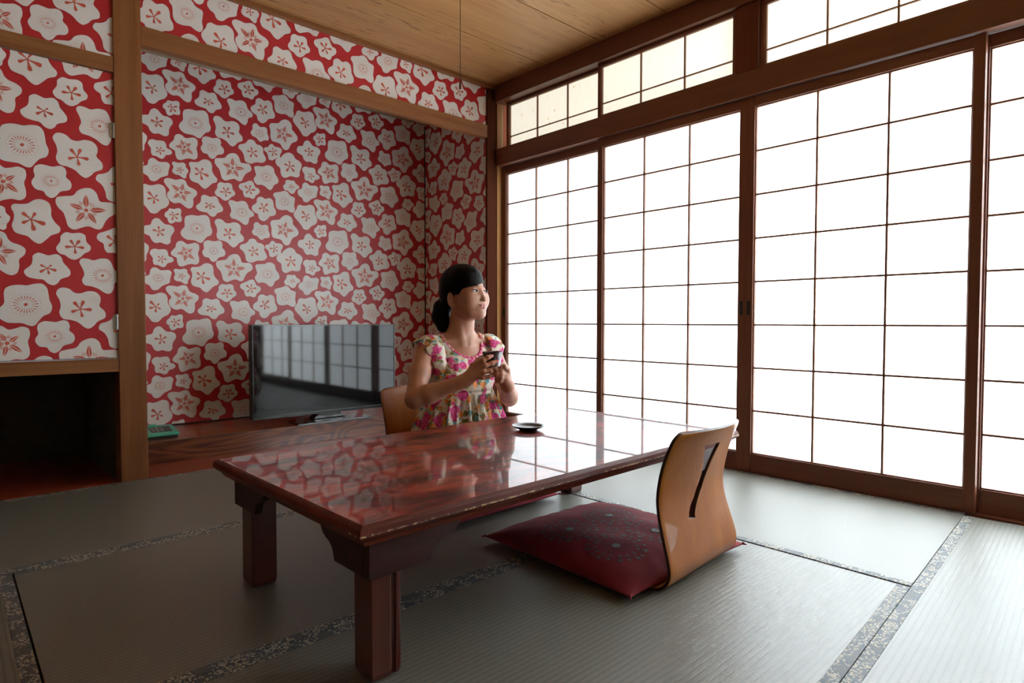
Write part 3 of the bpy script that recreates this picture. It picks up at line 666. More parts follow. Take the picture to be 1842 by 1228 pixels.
# ------------------------------------------------------------------ cushions
def cushion(name, loc, rz, sx, sy, hgt, label, medal=False, low=.006):
    root = empty(name, loc, rz); tag(root, label, 'cushion', 'crimson floor cushions')
    n = 84
    def surf(u, v, top):
        e = (1-abs(u)**3.2)*(1-abs(v)**3.2); e = max(e, 0)**.55
        px = sx/2*u*(1-.035*(1-abs(v)**2)*abs(u)**3 ); py = sy/2*v*(1-.035*(1-abs(u)**2)*abs(v)**3)
        wr = .0010*math.sin(u*9+v*5)*e + .0008*math.sin(v*13-u*4)*e
        pinch = .0025*math.sin(24*math.atan2(v, u))*(max(abs(u), abs(v))**6)*(1-max(abs(u), abs(v))**20)
        zc = low + .012
        return Vector((px, py, (zc + (hgt-zc)*e + wr + pinch) if top else zc - (zc-.001)*min(1, e*1.6)))
    bm = bmesh.new(); G = {}
    for t in (1, 0):
        for i in range(n+1):
            for j in range(n+1):
                u = math.sin((i/n-.5)*PI*.96)/math.sin(PI*.48); v = math.sin((j/n-.5)*PI*.96)/math.sin(PI*.48)
                if not t and (i in (0, n) or j in (0, n)): G[t, i, j] = G[1, i, j]
                else: G[t, i, j] = bm.verts.new(surf(u, v, t))
        for i in range(n):
            for j in range(n):
                q = (G[t, i, j], G[t, i+1, j], G[t, i+1, j+1], G[t, i, j+1]); bm.faces.new(q if t else q[::-1])
    obj('cover', bm, M['cushion'], root, smooth=True, local=True)
    for a in (-1, 1):                                   # corner tufts
        for b in (-1, 1):
            bm = bmesh.new(); p = surf(a, b, True); q = p + Vector((a*.006, b*.006, -.003)); tube(bm, [p*.985+Vector((0, 0, .003)), p, q], [.0045, .0035, .0005], 6)
            obj('corner_tuft', bm, M['cushion'], root, smooth=True, local=True)
    if medal:
        bm = bmesh.new()
        def top(x, y):
            u, v = max(-.98, min(.98, 2*x/sx)), max(-.98, min(.98, 2*y/sy)); return surf(u, v, True).z
        def blob(c, pts, mi):
            try: bm.faces.new([bm.verts.new((c[0]+x, c[1]+y, top(c[0]+x, c[1]+y)+.0018)) for x, y in pts]).material_index = mi
            except ValueError: pass
        def ringp(c, r, w, k, mi):
            for a in range(k):
                t0, t1 = 2*PI*a/k, 2*PI*(a+1)/k
                blob(c, [((r+w)*math.cos(t0), (r+w)*math.sin(t0)), ((r+w)*math.cos(t1), (r+w)*math.sin(t1)), (r*math.cos(t1), r*math.sin(t1)), (r*math.cos(t0), r*math.sin(t0))], mi)
        def flowerp(c, r, np_, mi, mi2):
            for a in range(np_):
                t = 2*PI*a/np_
                blob((c[0]+r*.62*math.cos(t), c[1]+r*.62*math.sin(t)), [(r*.36*math.cos(s), r*.36*math.sin(s)) for s in (2*PI*q/7 for q in range(7))], mi)
            blob(c, [(r*.28*math.cos(s), r*.28*math.sin(s)) for s in (2*PI*q/7 for q in range(7))], mi2)
        oc = (-.040, -.035)
        rr = random.Random(5)
        for dx, dy in ((.093, .090), (-.093, .090), (.093, -.090), (-.093, -.090)):
            c = (oc[0]+dx, oc[1]+dy)
            blob(c, [(.0125*math.cos(s), .0125*math.sin(s)) for s in (2*PI*q/18 for q in range(18))], 1)
            ringp(c, .0125, .0022, 24, 2)
            for a in range(10):                       # loops of the inner flower
                t = 2*PI*a/10; cc = (c[0]+.0275*math.cos(t), c[1]+.0275*math.sin(t))
                for q in range(9):
                    s0, s1 = 2*PI*q/12-PI/2+t+.35, 2*PI*(q+1)/12-PI/2+t+.35
                    blob(cc, [(.0090*math.cos(s0), .0090*math.sin(s0)), (.0090*math.cos(s1), .0090*math.sin(s1)), (.0064*math.cos(s1), .0064*math.sin(s1)), (.0064*math.cos(s0), .0064*math.sin(s0))], 2)
            for a in range(16):                        # small blossoms and stems
                t = 2*PI*(a+.3*rr.random())/16; r1 = .055+.006*rr.random()
                flowerp((c[0]+r1*math.cos(t), c[1]+r1*math.sin(t)), .0078, 5, 0, 1)
                for q in range(3):
                    s = t+.12*q; blob((c[0]+(.044-.001*q)*math.cos(s), c[1]+(.044-.001*q)*math.sin(s)), [(.0022, 0), (0, .0022), (-.0022, 0), (0, -.0022)], 2)
            for a in range(18):
                t = 2*PI*(a+.4*rr.random())/18
                flowerp((c[0]+.082*math.cos(t), c[1]+.082*math.sin(t)), .0105 if a % 2 else .0075, 5, 0, 1)
            for a in range(40):
                t = 2*PI*a/40; r1 = .068+.004*math.sin(t*9); blob((c[0]+r1*math.cos(t), c[1]+r1*math.sin(t)), [(.0036, .0008), (0, .0032), (-.0036, 0), (0, -.0028)], 2 if a % 2 else 0)
        for a in range(5):
            t = 2*PI*a/5; flowerp((oc[0]+.014*math.cos(t), oc[1]+.014*math.sin(t)), .0075, 5, 0, 2)
        ringp(oc, .024, .0014, 26, 2)
        obj('embroidery', bm, [M['thread'], M['thread_lt'], M['thread_blk']], root, local=True)
    return root
cushion('floor_cushion', (-1.236, -1.930, .0025), math.radians(-1.5), .560, .580, .070, 'crimson floor cushion embroidered with four grey flower medallions, in front of the bent plywood chair', medal=True)
cushion('floor_cushion', (-1.262, -1.190, .0025), math.radians(1.0), .56, .57, .060, 'plain crimson floor cushion under the far side of the table, beneath the seated woman')

# ------------------------------------------------------------------ legless plywood chairs
def zaisu(name, loc, rz, label, slot=True):
    """local frame: backrest stands at y=0 rising, seat runs to +y"""
    root = empty(name, loc, rz); tag(root, label, 'floor chair', 'bent plywood legless chairs')
    w, th = .198, .0085
    # profile (y, z, halfwidth factor, bow)
    P = [(.34, .010, .98, 0), (.20, .008, 1, 0), (.08, .007, 1, 0), (.035, .009, 1, 0), (.014, .017, 1, 0), (.000, .033, 1, .0), (-.005, .056, .995, .001), (.002, .088, .985, .003), (.014, .125, .97, .006),
         (.026, .165, .955, .009), (.034, .205, .95, .012), (.035, .240, .955, .015), (.028, .285, .965, .019), (.016, .330, .97, .024), (-.002, .375, .965, .030), (-.016, .404, .955, .034), (-.019, .410, .94, .035)]
    P = [(a_, b_*1.02, c_, d_) for a_, b_, c_, d_ in P]
    # resample with Catmull-Rom
    pts = []
    for i in range(len(P)-1):
        p0, p1, p2, p3 = (np.array(P[max(0, min(len(P)-1, i+j))], float) for j in (-1, 0, 1, 2))
        for s in range(4):
            t = s/4; pts.append(.5*((2*p1)+(p2-p0)*t+(2*p0-5*p1+4*p2-p3)*t*t+(3*p1-p0-3*p2+p3)*t**3))
    pts.append(np.array(P[-1], float))
    N = 22; bm = bmesh.new(); top = []; bot = []
    arc = [0.0]
    for a, b in zip(pts, pts[1:]): arc.append(arc[-1]+math.hypot(b[0]-a[0], b[1]-a[1]))
    tot = arc[-1]
    for i, p in enumerate(pts):
        a, b = pts[max(0, i-1)], pts[min(len(pts)-1, i+1)]
        ty, tz = b[0]-a[0], b[1]-a[1]; l = math.hypot(ty, tz); ny, nz = -tz/l, ty/l      # normal toward the back / below
        rt, rb = [], []
        # rounded upper corners
        rem = tot-arc[i]; cut = 0
        if rem < .030: cut = .030-math.sqrt(max(0, .030**2-(.030-rem)**2))
        hw = w*p[2]-cut
        for k in range(N+1):
            u = 2*k/N-1; x = hw*u; bow = -p[3]*(1-u*u)
            y0, z0 = p[0]+bow, p[1]
            rt.append(bm.verts.new((x, y0-ny*0, z0))); rb.append(bm.verts.new((x, y0+ny*th, z0+nz*th)))
        top.append(rt); bot.append(rb)
    for i in range(len(pts)-1):
        for k in range(N):
            bm.faces.new((top[i][k], top[i][k+1], top[i+1][k+1], top[i+1][k])).material_index = 0
            bm.faces.new((bot[i][k], bot[i+1][k], bot[i+1][k+1], bot[i][k+1])).material_index = 0
        for k in (0, N):
            bm.faces.new((top[i][k], top[i+1][k], bot[i+1][k], bot[i][k])).material_index = 1
    for i in (0, len(pts)-1):
        for k in range(N): bm.faces.new((top[i][k], top[i][k+1], bot[i][k+1], bot[i][k])).material_index = 1
    bmesh.ops.recalc_face_normals(bm, faces=bm.faces)
    sh = obj('bent_shell', bm, [M['ply'], M['ply_edge']], root, smooth=False, local=True)
    if slot:
        cb = bmesh.new()
        sl = [(-0.052, 0.368), (-0.007, 0.367), (0.039, 0.365), (0.044, 0.353), (0.043, 0.331), (0.037, 0.289), (0.02, 0.234), (-0.019, 0.182), (-0.027, 0.168), (-0.027, 0.159), (-0.06, 0.166), (-0.055, 0.181), (-0.044, 0.196), (-0.022, 0.216), (-0.003, 0.253), (0.001, 0.279), (-0.007, 0.307), (-0.027, 0.338)]
        prism(cb, [(x, z) for x, z in sl], 1, -.12, .12, 1)
        me = bpy.data.meshes.new('cut'); cb.to_mesh(me); cb.free(); co = bpy.data.objects.new('cut', me); COL.objects.link(co)
        for mt in (M['ply'], M['ply_edge']): me.materials.append(mt)
        co.parent = root
        md = sh.modifiers.new('b', 'BOOLEAN'); md.operation = 'DIFFERENCE'; md.object = co; md.solver = 'EXACT'
        bpy.context.view_layer.update()
        dg = bpy.context.evaluated_depsgraph_get(); nm = bpy.data.meshes.new_from_object(sh.evaluated_get(dg))
        sh.modifiers.clear(); sh.data = nm; bpy.data.objects.remove(co)
        # a polygon of the edge material wherever the slot's own walls are
    sh.data.polygons.foreach_set('use_smooth', [p.material_index == 0 for p in sh.data.polygons])
    md = sh.modifiers.new('bevel', 'BEVEL'); md.width = .0012; md.segments = 2; md.limit_method = 'ANGLE'; md.angle_limit = math.radians(50)
    md.harden_normals = False
    return root
c1 = zaisu('floor_chair', (-1.216, -2.229, .0025), math.radians(3.6), 'legless floor chair of bent orange plywood with a slotted back, behind the embroidered cushion')
bm = bmesh.new(); tube(bm, [(-.193, .05, .016), (-.200, .035, .0165), (-.204, .075, .018), (-.206, .098, .019)], [.003, .005, .005, .003], 8)
obj('seat_pad_edge', bm, M['clearplastic'], c1, local=True, smooth=True)
zaisu('floor_chair', (-1.222, -.855, .0025), math.radians(180), "legless floor chair of bent plywood behind the seated woman's back", slot=False)

# ------------------------------------------------------------------ television
TVR = math.radians(.2)
tv = empty('television', (-1.040, .395, .105), TVR)
tag(tv, 'flat screen television standing on the raised alcove floor, showing only reflections', 'television')
w, z0, z1 = .462, .044, .580
bm = NB((-w, w, -.018, .030, z0, z1)); obj('casing', bm, M['blackmatte'], tv, bevel=.005, local=True)
bm = bmesh.new(); fr = .0085
for q in ((-w, w, z0, z0+.018), (-w, w, z1-fr, z1), (-w, -w+fr, z0, z1), (w-fr, w, z0, z1)): bx(bm, q[0], q[1], -.022, -.016, q[2], q[3])
obj('bezel', bm, M['black'], tv, bevel=.0015, local=True)
mt, nt, p = newmat('switched_off_screen'); p.inputs['Base Color'].default_value = (.006, .007, .008, 1); p.inputs['Roughness'].default_value = .05
p.inputs['Specular IOR Level'].default_value = .5; p.inputs['IOR'].default_value = 1.52; M['screen'] = mt
obj('screen', NB((-w+fr, w-fr, -.0187, -.0180, z0+.018, z1-fr)), M['screen'], tv, local=True)
bm = bmesh.new(); prism(bm, [(-.11, .010), (.11, .010), (.06, z0+.02), (-.06, z0+.02)], 1, -.016, .045); obj('stand_neck', bm, M['black'], tv, bevel=.006, local=True)
bm = bmesh.new()
prism(bm, [(-.240, -.118), (.240, -.118), (.240, .03), (.20, .075), (-.20, .075), (-.240, .03)], 2, .001, .012)
obj('stand_base', bm, M['black'], tv, bevel=.004, local=True)
bm = bmesh.new(); prism(bm, [(-.245, -.122), (.245, -.122), (.245, -.108), (-.245, -.108)], 2, .0005, .011)
obj('glass_foot_edge', bm, plain('smoky_clear_acrylic', (.05, .05, .055), .08, var=0, coat=1, spec=.8), tv, bevel=.002, local=True)

# ------------------------------------------------------------------ telephone
ph = empty('telephone', (-1.985, .462, .106), math.radians(-3))
tag(ph, 'mint green push-button desk telephone on the alcove floor, half behind the wooden post', 'telephone')
bm = bmesh.new()
prism(bm, [(-.100, .014), (.100, .014), (.108, .024), (.098, .046), (.04, .044), (-.095, .030), (-.104, .022)], 0, -.115, .115)
obj('body', bm, M['phone'], ph, bevel=.006, seg=3, local=True)
bm = NB((-.108, .108, -.094, .094, 0, .0145)); obj('base_plate', bm, M['phone_dark'], ph, bevel=.002, local=True)
bm = NB((-.100, .040, .052, .088, .040, .054)); obj('handset', bm, M['phone'], ph, bevel=.010, seg=3, local=True)
def slope(y): return .052 + (.064-.052)*(-(y-.095))/.19
bmk = bmesh.new(); prism(bmk, [(-.070, .030), (.036, .040), (.036, .0452), (-.070, .0345)], 0, -.005, .090); obj('keypad', bmk, M['phone_dark'], ph, bevel=.001, local=True)
for i in range(3):
    for j in range(4):
        obj('key', NB((.000+i*.020, .014+i*.020, -.064+j*.025, -.047+j*.025, .034+j*.0025, .0385+j*.0026)), M['phone_key'], ph, bevel=.001, local=True)

# ------------------------------------------------------------------ pull cord of the ceiling lamp
pc = empty('pull_cord', (-1.1060, -1.0000, 1.7010))
tag(pc, 'thin dark lamp pull cord hanging from the ceiling with a small wooden knob', 'pull cord')
p = Vector((-1.1060, -1.0000, 1.7010))
bm = bmesh.new(); tube(bm, [(p.x, p.y, CZ), (p.x, p.y, p.z+.03)], .0014, 8); obj('cord', bm, M['cord'], pc)
bm = bmesh.new(); tube(bm, [(p.x, p.y, p.z+.038), (p.x, p.y, p.z+.030), (p.x, p.y, p.z+.002), (p.x, p.y, p.z)], [.002, .0042, .0052, .004], 12); obj('knob', bm, plain('dark_wood_knob', (.13, .055, .02), .4), pc, smooth=True)

# ------------------------------------------------------------------ signed-distance modelling for the seated woman
def vv(*a): return np.array(a, dtype=float)
class Field:
    """distance field on a rectilinear grid, meshed with surface nets"""
    def __init__(s, xs, ys, zs):
        s.ax = [np.asarray(a, np.float32) for a in (xs, ys, zs)]
        s.d = np.full([len(a) for a in s.ax], .06, np.float32)
    def box(s, lo, hi):
        sl = tuple(slice(max(0, int(np.searchsorted(a, l))-1), int(np.searchsorted(a, h))+1) for a, l, h in zip(s.ax, lo, hi))
        X, Y, Z = np.meshgrid(*[a[q] for a, q in zip(s.ax, sl)], indexing='ij', sparse=True)
        return sl, X, Y, Z
    def join(s, fn, lo, hi, k=.01, op='add'):
        pad = .03 + k
        sl, X, Y, Z = s.box([q-pad for q in lo], [q+pad for q in hi])
        if min(q.stop-q.start for q in sl) <= 0: return
        d = fn(X, Y, Z).astype(np.float32); c = s.d[sl]
        if op == 'add':
            h = np.clip(.5+.5*(c-d)/k, 0, 1); s.d[sl] = c*(1-h)+d*h-k*h*(1-h)
        elif op == 'cut':
            h = np.clip(.5-.5*(c+d)/k, 0, 1); s.d[sl] = c*(1-h)-d*h+k*h*(1-h)
        else: s.d[sl] = np.minimum(c, d)
    def cone(s, a, b, r1, r2, k=.01, op='add'):
        a, b = np.array(a, float), np.array(b, float); ba = b-a; L2 = ba@ba
        def fn(X, Y, Z):
            h = np.clip(((X-a[0])*ba[0]+(Y-a[1])*ba[1]+(Z-a[2])*ba[2])/L2, 0, 1)
            return np.sqrt((X-a[0]-h*ba[0])**2+(Y-a[1]-h*ba[1])**2+(Z-a[2]-h*ba[2])**2)-(r1+(r2-r1)*h)
        r = max(r1, r2); s.join(fn, np.minimum(a, b)-r, np.maximum(a, b)+r, k, op)
    def chain(s, pts, rs, k=.01, k0=None, op='add'):
        for i in range(len(pts)-1): s.cone(pts[i], pts[i+1], rs[i], rs[i+1], k0 if (i == 0 and k0) else k, op)
    def ell(s, c, r, fr=None, k=.01, op='add'):
        c = np.array(c, float); r = np.array(r, float); F = np.eye(3) if fr is None else np.array(fr, float)   # rows: local axes
        def fn(X, Y, Z):
            q = [((X-c[0])*F[i][0]+(Y-c[1])*F[i][1]+(Z-c[2])*F[i][2]) for i in range(3)]
            k0 = np.sqrt(sum((q[i]/r[i])**2 for i in range(3))); k1 = np.sqrt(sum((q[i]/r[i]**2)**2 for i in range(3)))
            return k0*(k0-1)/np.maximum(k1, 1e-6)
        R = max(r); s.join(fn, c-R, c+R, k, op)
    def mesh(s):
        d = s.d; X, Y, Z = s.ax; ins = d < 0
        nx, ny, nz = d.shape
        c = np.zeros((nx-1, ny-1, nz-1), np.int8)
        for i in (0, 1):
            for j in (0, 1):
                for k in (0, 1): c += ins[i:nx-1+i, j:ny-1+j, k:nz-1+k]
        act = np.argwhere((c > 0) & (c < 8)); idx = -np.ones(c.shape, np.int64); idx[tuple(act.T)] = np.arange(len(act))
        acc = np.zeros((len(act), 3)); cnt = np.zeros(len(act))
        I, J, K = act.T; cor = [(i, j, k) for i in (0, 1) for j in (0, 1) for k in (0, 1)]
        for a in range(8):
            for b in range(a+1, 8):
                df = [cor[b][q]-cor[a][q] for q in range(3)]
                if sum(df) != 1 or min(df) < 0: continue
                da = d[I+cor[a][0], J+cor[a][1], K+cor[a][2]]; db = d[I+cor[b][0], J+cor[b][1], K+cor[b][2]]
                m = (da < 0) != (db < 0); t = np.where(m, da/np.where(m, da-db, 1), 0)
                for q, (A, N_) in enumerate(((X, I), (Y, J), (Z, K))):
                    p0 = A[N_+cor[a][q]]; p1 = A[N_+cor[b][q]]; acc[:, q] += np.where(m, p0+(p1-p0)*t, 0)
                cnt += m
        V = acc/cnt[:, None]; F = []
        for ax in range(3):
            sl0 = [slice(None)]*3; sl1 = [slice(None)]*3; sl0[ax] = slice(0, -1); sl1[ax] = slice(1, None)
            e = np.argwhere(ins[tuple(sl0)] != ins[tuple(sl1)])
            o = [q for q in range(3) if q != ax]
            ok = np.all([(e[:, q] > 0) & (e[:, q] < d.shape[q]-1) for q in o], axis=0); e = e[ok]
            def cell(a, b):
                g = e.copy(); g[:, o[0]] -= a; g[:, o[1]] -= b; return idx[tuple(g.T)]
            q = np.stack([cell(1, 1), cell(0, 1), cell(0, 0), cell(1, 0)], 1)
            fl = ins[tuple(e.T)]
            if ax == 1: fl = ~fl
            q[~fl] = q[~fl][:, ::-1]
            F.append(q)
        F = np.concatenate(F); F = F[(F >= 0).all(1)]
        return V, F
def axis_steps(lo, hi, fine, df, dc):
    """coordinates from lo to hi, step df inside the fine intervals, dc elsewhere"""
    out = [lo]
    while out[-1] < hi:
        x = out[-1]; st = df if any(a-dc <= x <= b for a, b in fine) else dc
        out.append(x+st)
    return out
def mesh_obj(name, V, F, mats, parent, mi=None):
    me = bpy.data.meshes.new(name)
    me.vertices.add(len(V)); me.vertices.foreach_set('co', np.asarray(V, np.float32).ravel())
    me.loops.add(F.size); me.loops.foreach_set('vertex_index', F.ravel().astype(np.int32))
    me.polygons.add(len(F)); me.polygons.foreach_set('loop_start', np.arange(0, F.size, 4, dtype=np.int32)); me.polygons.foreach_set('loop_total', np.full(len(F), 4, np.int32))
    me.polygons.foreach_set('use_smooth', [True]*len(F))
    for m_ in mats: me.materials.append(m_)
    if mi is not None: me.polygons.foreach_set('material_index', mi.astype(np.int32))
    me.update(calc_edges=True); me.validate()
    o = bpy.data.objects.new(name, me); COL.objects.link(o)
    o.parent = parent; o.matrix_parent_inverse = parent.matrix_basis.inverted()
    return o
def nrm(a): a = np.array(a, float); return a/np.linalg.norm(a)

# --- pose
woman = empty('person', (-1.15, -1.02, .068))
tag(woman, 'seated woman with dark ponytail in floral ruffled dress, holding a cup and looking toward windows', 'person')
# head frame
hf0 = nrm((.162, -.987, 0)); HT = math.radians(6); hup = vv(0, 0, 1)
hf = nrm(hf0*math.cos(HT)+hup*math.sin(HT)); hu = nrm(hup*math.cos(HT)-hf0*math.sin(HT)); hr = nrm(np.cross(hf, hu))      # hr = her right
HC = vv(-1.146, -1.082, .819)
HR = np.array([hr, hf, hu])
def hd(r, f, u): return HC + hr*r + hf*f + hu*u
# body frame
bf = nrm((-.14, -.99, 0)); br = nrm(np.cross(bf, hup)); BC = vv(-1.140, -1.035, 0)
BR = np.array([br, bf, hup])
def bd(r, f, u): return BC + br*r + bf*f + hup*u

# hands frame around the cup
er = nrm((.755, -.655, 0)); tc = nrm((-.655, -.755, 0)); CC = vv(-1.199, -1.318, .564)
def hp(X, Y, t): return CC + er*((X-755)/6170) + hup*((450-Y)/6170) + tc*t

def limbs(F, fat=0.0, hands=True, legs=True):
    A = []
    shR, shL = bd(.155, -.005, .586), bd(-.155, -.005, .586)
    eR = vv(-1.4280, -1.1300, 0.4040); eL = vv(-0.9180, -1.1100, 0.3640)
    wR = hp(40, 1010, .030); wL = hp(1120, 1130, .010)
    return shR, shL, eR, eL, wR, wL
def build_body():
    fx = [(-1.33, -1.05)]; fy = [(-1.41, -1.235), (-1.205, -.99)]; fz = [(.468, .60), (.69, .94)]
    F = Field(axis_steps(-1.56, -.76, fx, .0020, .0055), axis_steps(-1.50, -.86, fy, .0020, .0055), axis_steps(.06, .96, fz, .0020, .0055))
    shR, shL, eR, eL, wR, wL = limbs(F)
    # torso
    F.ell(bd(0, .02, .17), (.155, .115, .11), BR, .02)
    F.cone(bd(0, .015, .20), bd(0, .010, .38), .115, .100, .05)
    F.ell(bd(0, .012, .36), (.128, .092, .10), BR, .03)
    F.ell(bd(0, .010, .50), (.145, .090, .125), BR, .03)
    for s in (1, -1):
        F.ell(bd(.062*s, .070, .485), (.058, .050, .055), BR, .025)
        F.cone(bd(.045*s, -.005, .632), bd(.146*s, -.008, .590), .032, .040, .04)
        F.cone(bd(.010*s, .050, .617), bd(.125*s, .030, .622), .0075, .0085, .014)       # collar bones
    # neck
    F.cone(bd(0, -.005, .600), HC + hf*(-.020) + hu*(-.075), .058, .051, .04)
    F.cone(hd(.045, -.02, -.05), bd(.018, .056, .612), .010, .009, .018)                  # neck muscles
    F.cone(hd(-.045, -.02, -.05), bd(-.018, .056, .612), .010, .009, .018)
    # arms
    F.chain([shR, shR*.5+eR*.5+vv(-.009, .0, 0), eR+vv(-.002, 0, 0)], [.046, .041, .036], .02, .04)
    F.chain([eR+vv(-.002, 0, 0), eR*.68+wR*.32, wR], [.036, .036, .0250], .016)
    F.chain([shL, shL*.5+eL*.5+vv(.004, 0, 0), eL], [.046, .040, .035], .02, .04)
    F.chain([eL, eL*.68+wL*.32, wL], [.035, .036, .0245], .016)
    # right hand: palm, thumb and four fingers laid along the cup
    F.cone(wR, hp(250, 850, .040), .0245, .022, .014)
    for p, q, r in ((hp(120, 960, .036), hp(400, 600, .044), .0135), (hp(140, 980, .036), hp(410, 690, .050), .0135), (hp(150, 1000, .034), hp(400, 780, .050), .0135), (hp(160, 1010, .028), hp(370, 870, .044), .013)):
        F.cone(p, q, r+.003, r-.002, .012)
    R = [([hp(400, 590, .046), hp(540, 490, .056), hp(650, 430, .053), hp(738, 395, .046)], (.0105, .0092, .0080, .0068)),
         ([hp(410, 685, .050), hp(590, 615, .059), hp(745, 565, .053), hp(868, 520, .043)], (.0108, .0094, .0082, .0070)),
         ([hp(400, 780, .050), hp(560, 765, .059), hp(700, 755, .055), hp(800, 770, .048)], (.0105, .0092, .0080, .0068)),
         ([hp(370, 868, .046), hp(520, 900, .056), hp(680, 880, .054), hp(805, 838, .047)], (.0098, .0085, .0075, .0062)),
         ([hp(170, 860, .030), hp(300, 640, .012), hp(420, 520, -.012), hp(520, 440, -.034)], (.0150, .0120, .0100, .0080))]
    # left hand: fingers folded toward the viewer under the cup, thumb on top
    F.cone(wL, hp(1060, 1010, .012), .0240, .021, .014)
    for p, q, r in ((hp(1100, 1050, .010), hp(1075, 770, .020), .0135), (hp(1080, 1060, .014), hp(1065, 850, .028), .0135), (hp(1060, 1080, .016), hp(1040, 920, .030), .013), (hp(1050, 1090, .012), hp(1000, 985, .028), .012)):
        F.cone(p, q, r+.002, r-.001, .012)
    L_ = [([hp(1070, 770, .022), hp(960, 735, .044), hp(830, 715, .049), hp(660, 722, .044)], (.0104, .0090, .0080, .0068)),
          ([hp(1062, 845, .028), hp(960, 815, .050), hp(860, 815, .053), hp(812, 850, .046)], (.0104, .0092, .0080, .0070)),
          ([hp(1040, 915, .030), hp(950, 905, .050), hp(865, 910, .050), hp(835, 950, .042)], (.0100, .0088, .0078, .0068)),
          ([hp(1005, 982, .028), hp(940, 980, .044), hp(870, 990, .042), hp(850, 1025, .034)], (.0092, .0080, .0070, .0060)),
          ([hp(1120, 900, .012), hp(1100, 730, .028), hp(1035, 655, .042), hp(930, 680, .048)], (.0135, .0115, .0100, .0080))]
    for ch, rs in R+L_:
        F.cone(ch[0], ch[1], rs[0], rs[1], .007)
        F.cone(ch[1], ch[2], rs[1], rs[2], .0035); F.cone(ch[2], ch[3], rs[2], rs[3], .0035)
        F.ell(ch[1], (rs[1]*1.10,)*3, None, .003); F.ell(ch[2], (rs[2]*1.08,)*3, None, .003)
    # legs folded crosswise on the cushion
    for s in (1, -1):
        F.chain([bd(.085*s, .02, .165), bd(.20*s, .24, .150)], [.085, .060], .03)
        F.chain([bd(.20*s, .24, .145), bd(-.02*s, .29 if s > 0 else .25, .110)], [.058, .038], .02)
        F.chain([bd(-.02*s, .29 if s > 0 else .25, .110), bd(-.13*s, .27 if s > 0 else .22, .095)], [.034, .022], .02)
    # head
    F.ell(hd(0, -.014, .032), (.0735, .090, .082), HR, .012)
    F.ell(hd(0, .027, -.024), (.0680, .0660, .074), HR, .02)
    F.ell(hd(0, .038, -.060), (.052, .047, .046), HR, .024)
    F.ell(hd(0, .044, -.018), (.062, .0450, .060), HR, .020)
    F.ell(hd(0, .072, -.096), (.024, .020, .018), HR, .024)
    for s in (1, -1):
        F.cone(hd(.058*s, -.012, -.045), hd(.032*s, .052, -.090), .016, .015, .026)
        F.ell(hd(.042*s, .050, -.032), (.030, .0335, .034), HR, .020)
        F.ell(hd(.031*s, .100, .000), (.0190, .012, .0100), HR, .014, 'cut')               # eye hollow
        F.ell(hd(.0315*s, .0715, -.0005), (.0200, .0150, .0120), HR, .006)                    # lids over the ball
        pass
        # ear
        F.ell(hd(.0765*s, -.014, -.024), (.0080, .0165, .0310), HR, .004)
        F.ell(hd(.0850*s, -.007, -.017), (.0075, .0095, .0185), HR, .003, 'cut')
        F.ell(hd(.0750*s, -.003, -.050), (.0065, .0090, .0100), HR, .004)
        # nose wings
        F.ell(hd(.0110*s, .0915, -.0375), (.0070, .0085, .0062), HR, .004)
    F.cone(hd(0, .082, .006), hd(0, .1000, -.032), .0060, .0080, .012)
    F.ell(hd(0, .1010, -.0345), (.0095, .0090, .0080), HR, .006)
    for s in (1, -1): F.ell(hd(.0060*s, .0980, -.0440), (.0026, .0040, .0028), HR, .002, 'cut')
    # mouth: lips over a slight smile
    F.ell(hd(0, .079, -.064), (.026, .016, .019), HR, .014)
    for s in (1, -1):
        F.chain([hd(.000, .0980, -.0590), hd(.012*s, .0950, -.0575), hd(.0235*s, .0855, -.0585)], [.0027, .0028, .0012], .004)
        F.chain([hd(.000, .0965, -.0680), hd(.012*s, .0925, -.0665), hd(.0225*s, .0850, -.0605)], [.0040, .0036, .0014], .004)
    for s in (1, -1):
        F.chain([hd(0, .1035, -.0630), hd(.013*s, .0990, -.0620), hd(.0255*s, .0880, -.0575)], [.0010, .0009, .0010], .002, None, 'cut')
    V, Q = F.mesh()
    c = V[Q].mean(1); l = (c-HC)@HR.T
    mi = np.zeros(len(Q), int)
    def seg(l, a, b):
        a, b = np.array(a), np.array(b); ba = b-a; h = np.clip(((l-a)@ba)/(ba@ba), 0, 1); return np.linalg.norm(l-a-h[:, None]*ba, axis=1)
    front = l[:, 1] > .078
    for s in (1, -1):
        lip = np.minimum(np.minimum(seg(l, (0, .098, -.0590), (.012*s, .095, -.0575))-.0046, seg(l, (.012*s, .095, -.0575), (.0235*s, .0855, -.0585))-.0032),
              np.minimum(seg(l, (0, .0965, -.0680), (.012*s, .0925, -.0665))-.0062, seg(l, (.012*s, .0925, -.0665), (.0225*s, .085, -.0605))-.0042))
        mi[(lip < 0) & front] = 1
    mi[((seg(l, (0, .1030, -.0630), (.013, .0985, -.0620)) < .0019) | (seg(l, (.013, .0985, -.0620), (.0265, .0870, -.0570)) < .0020) | (seg(l, (0, .1030, -.0630), (-.013, .0985, -.0620)) < .0019) | (seg(l, (-.013, .0985, -.0620), (-.0265, .0870, -.0570)) < .0020)) & front] = 2
    # nails: tips of the fingers on the outer side
    for ch, rs in R[:4]+[L_[4]]:
        a, b = np.array(ch[2]), np.array(ch[3]); dr = nrm(b-a); out = nrm(tc*1.0 + hup*.55)
        out = nrm(out - dr*(out@dr)); ctr = b + dr*.0025 + out*rs[3]*.8
        q = c-ctr; qd = q@dr; side = np.cross(dr, out); qs = q@side
        mi[((qd/.0062)**2 + (qs/.0045)**2 < 1) & (np.abs(q@out) < .0035)] = 3
    return V, Q, mi, (shR, shL, eR, eL)

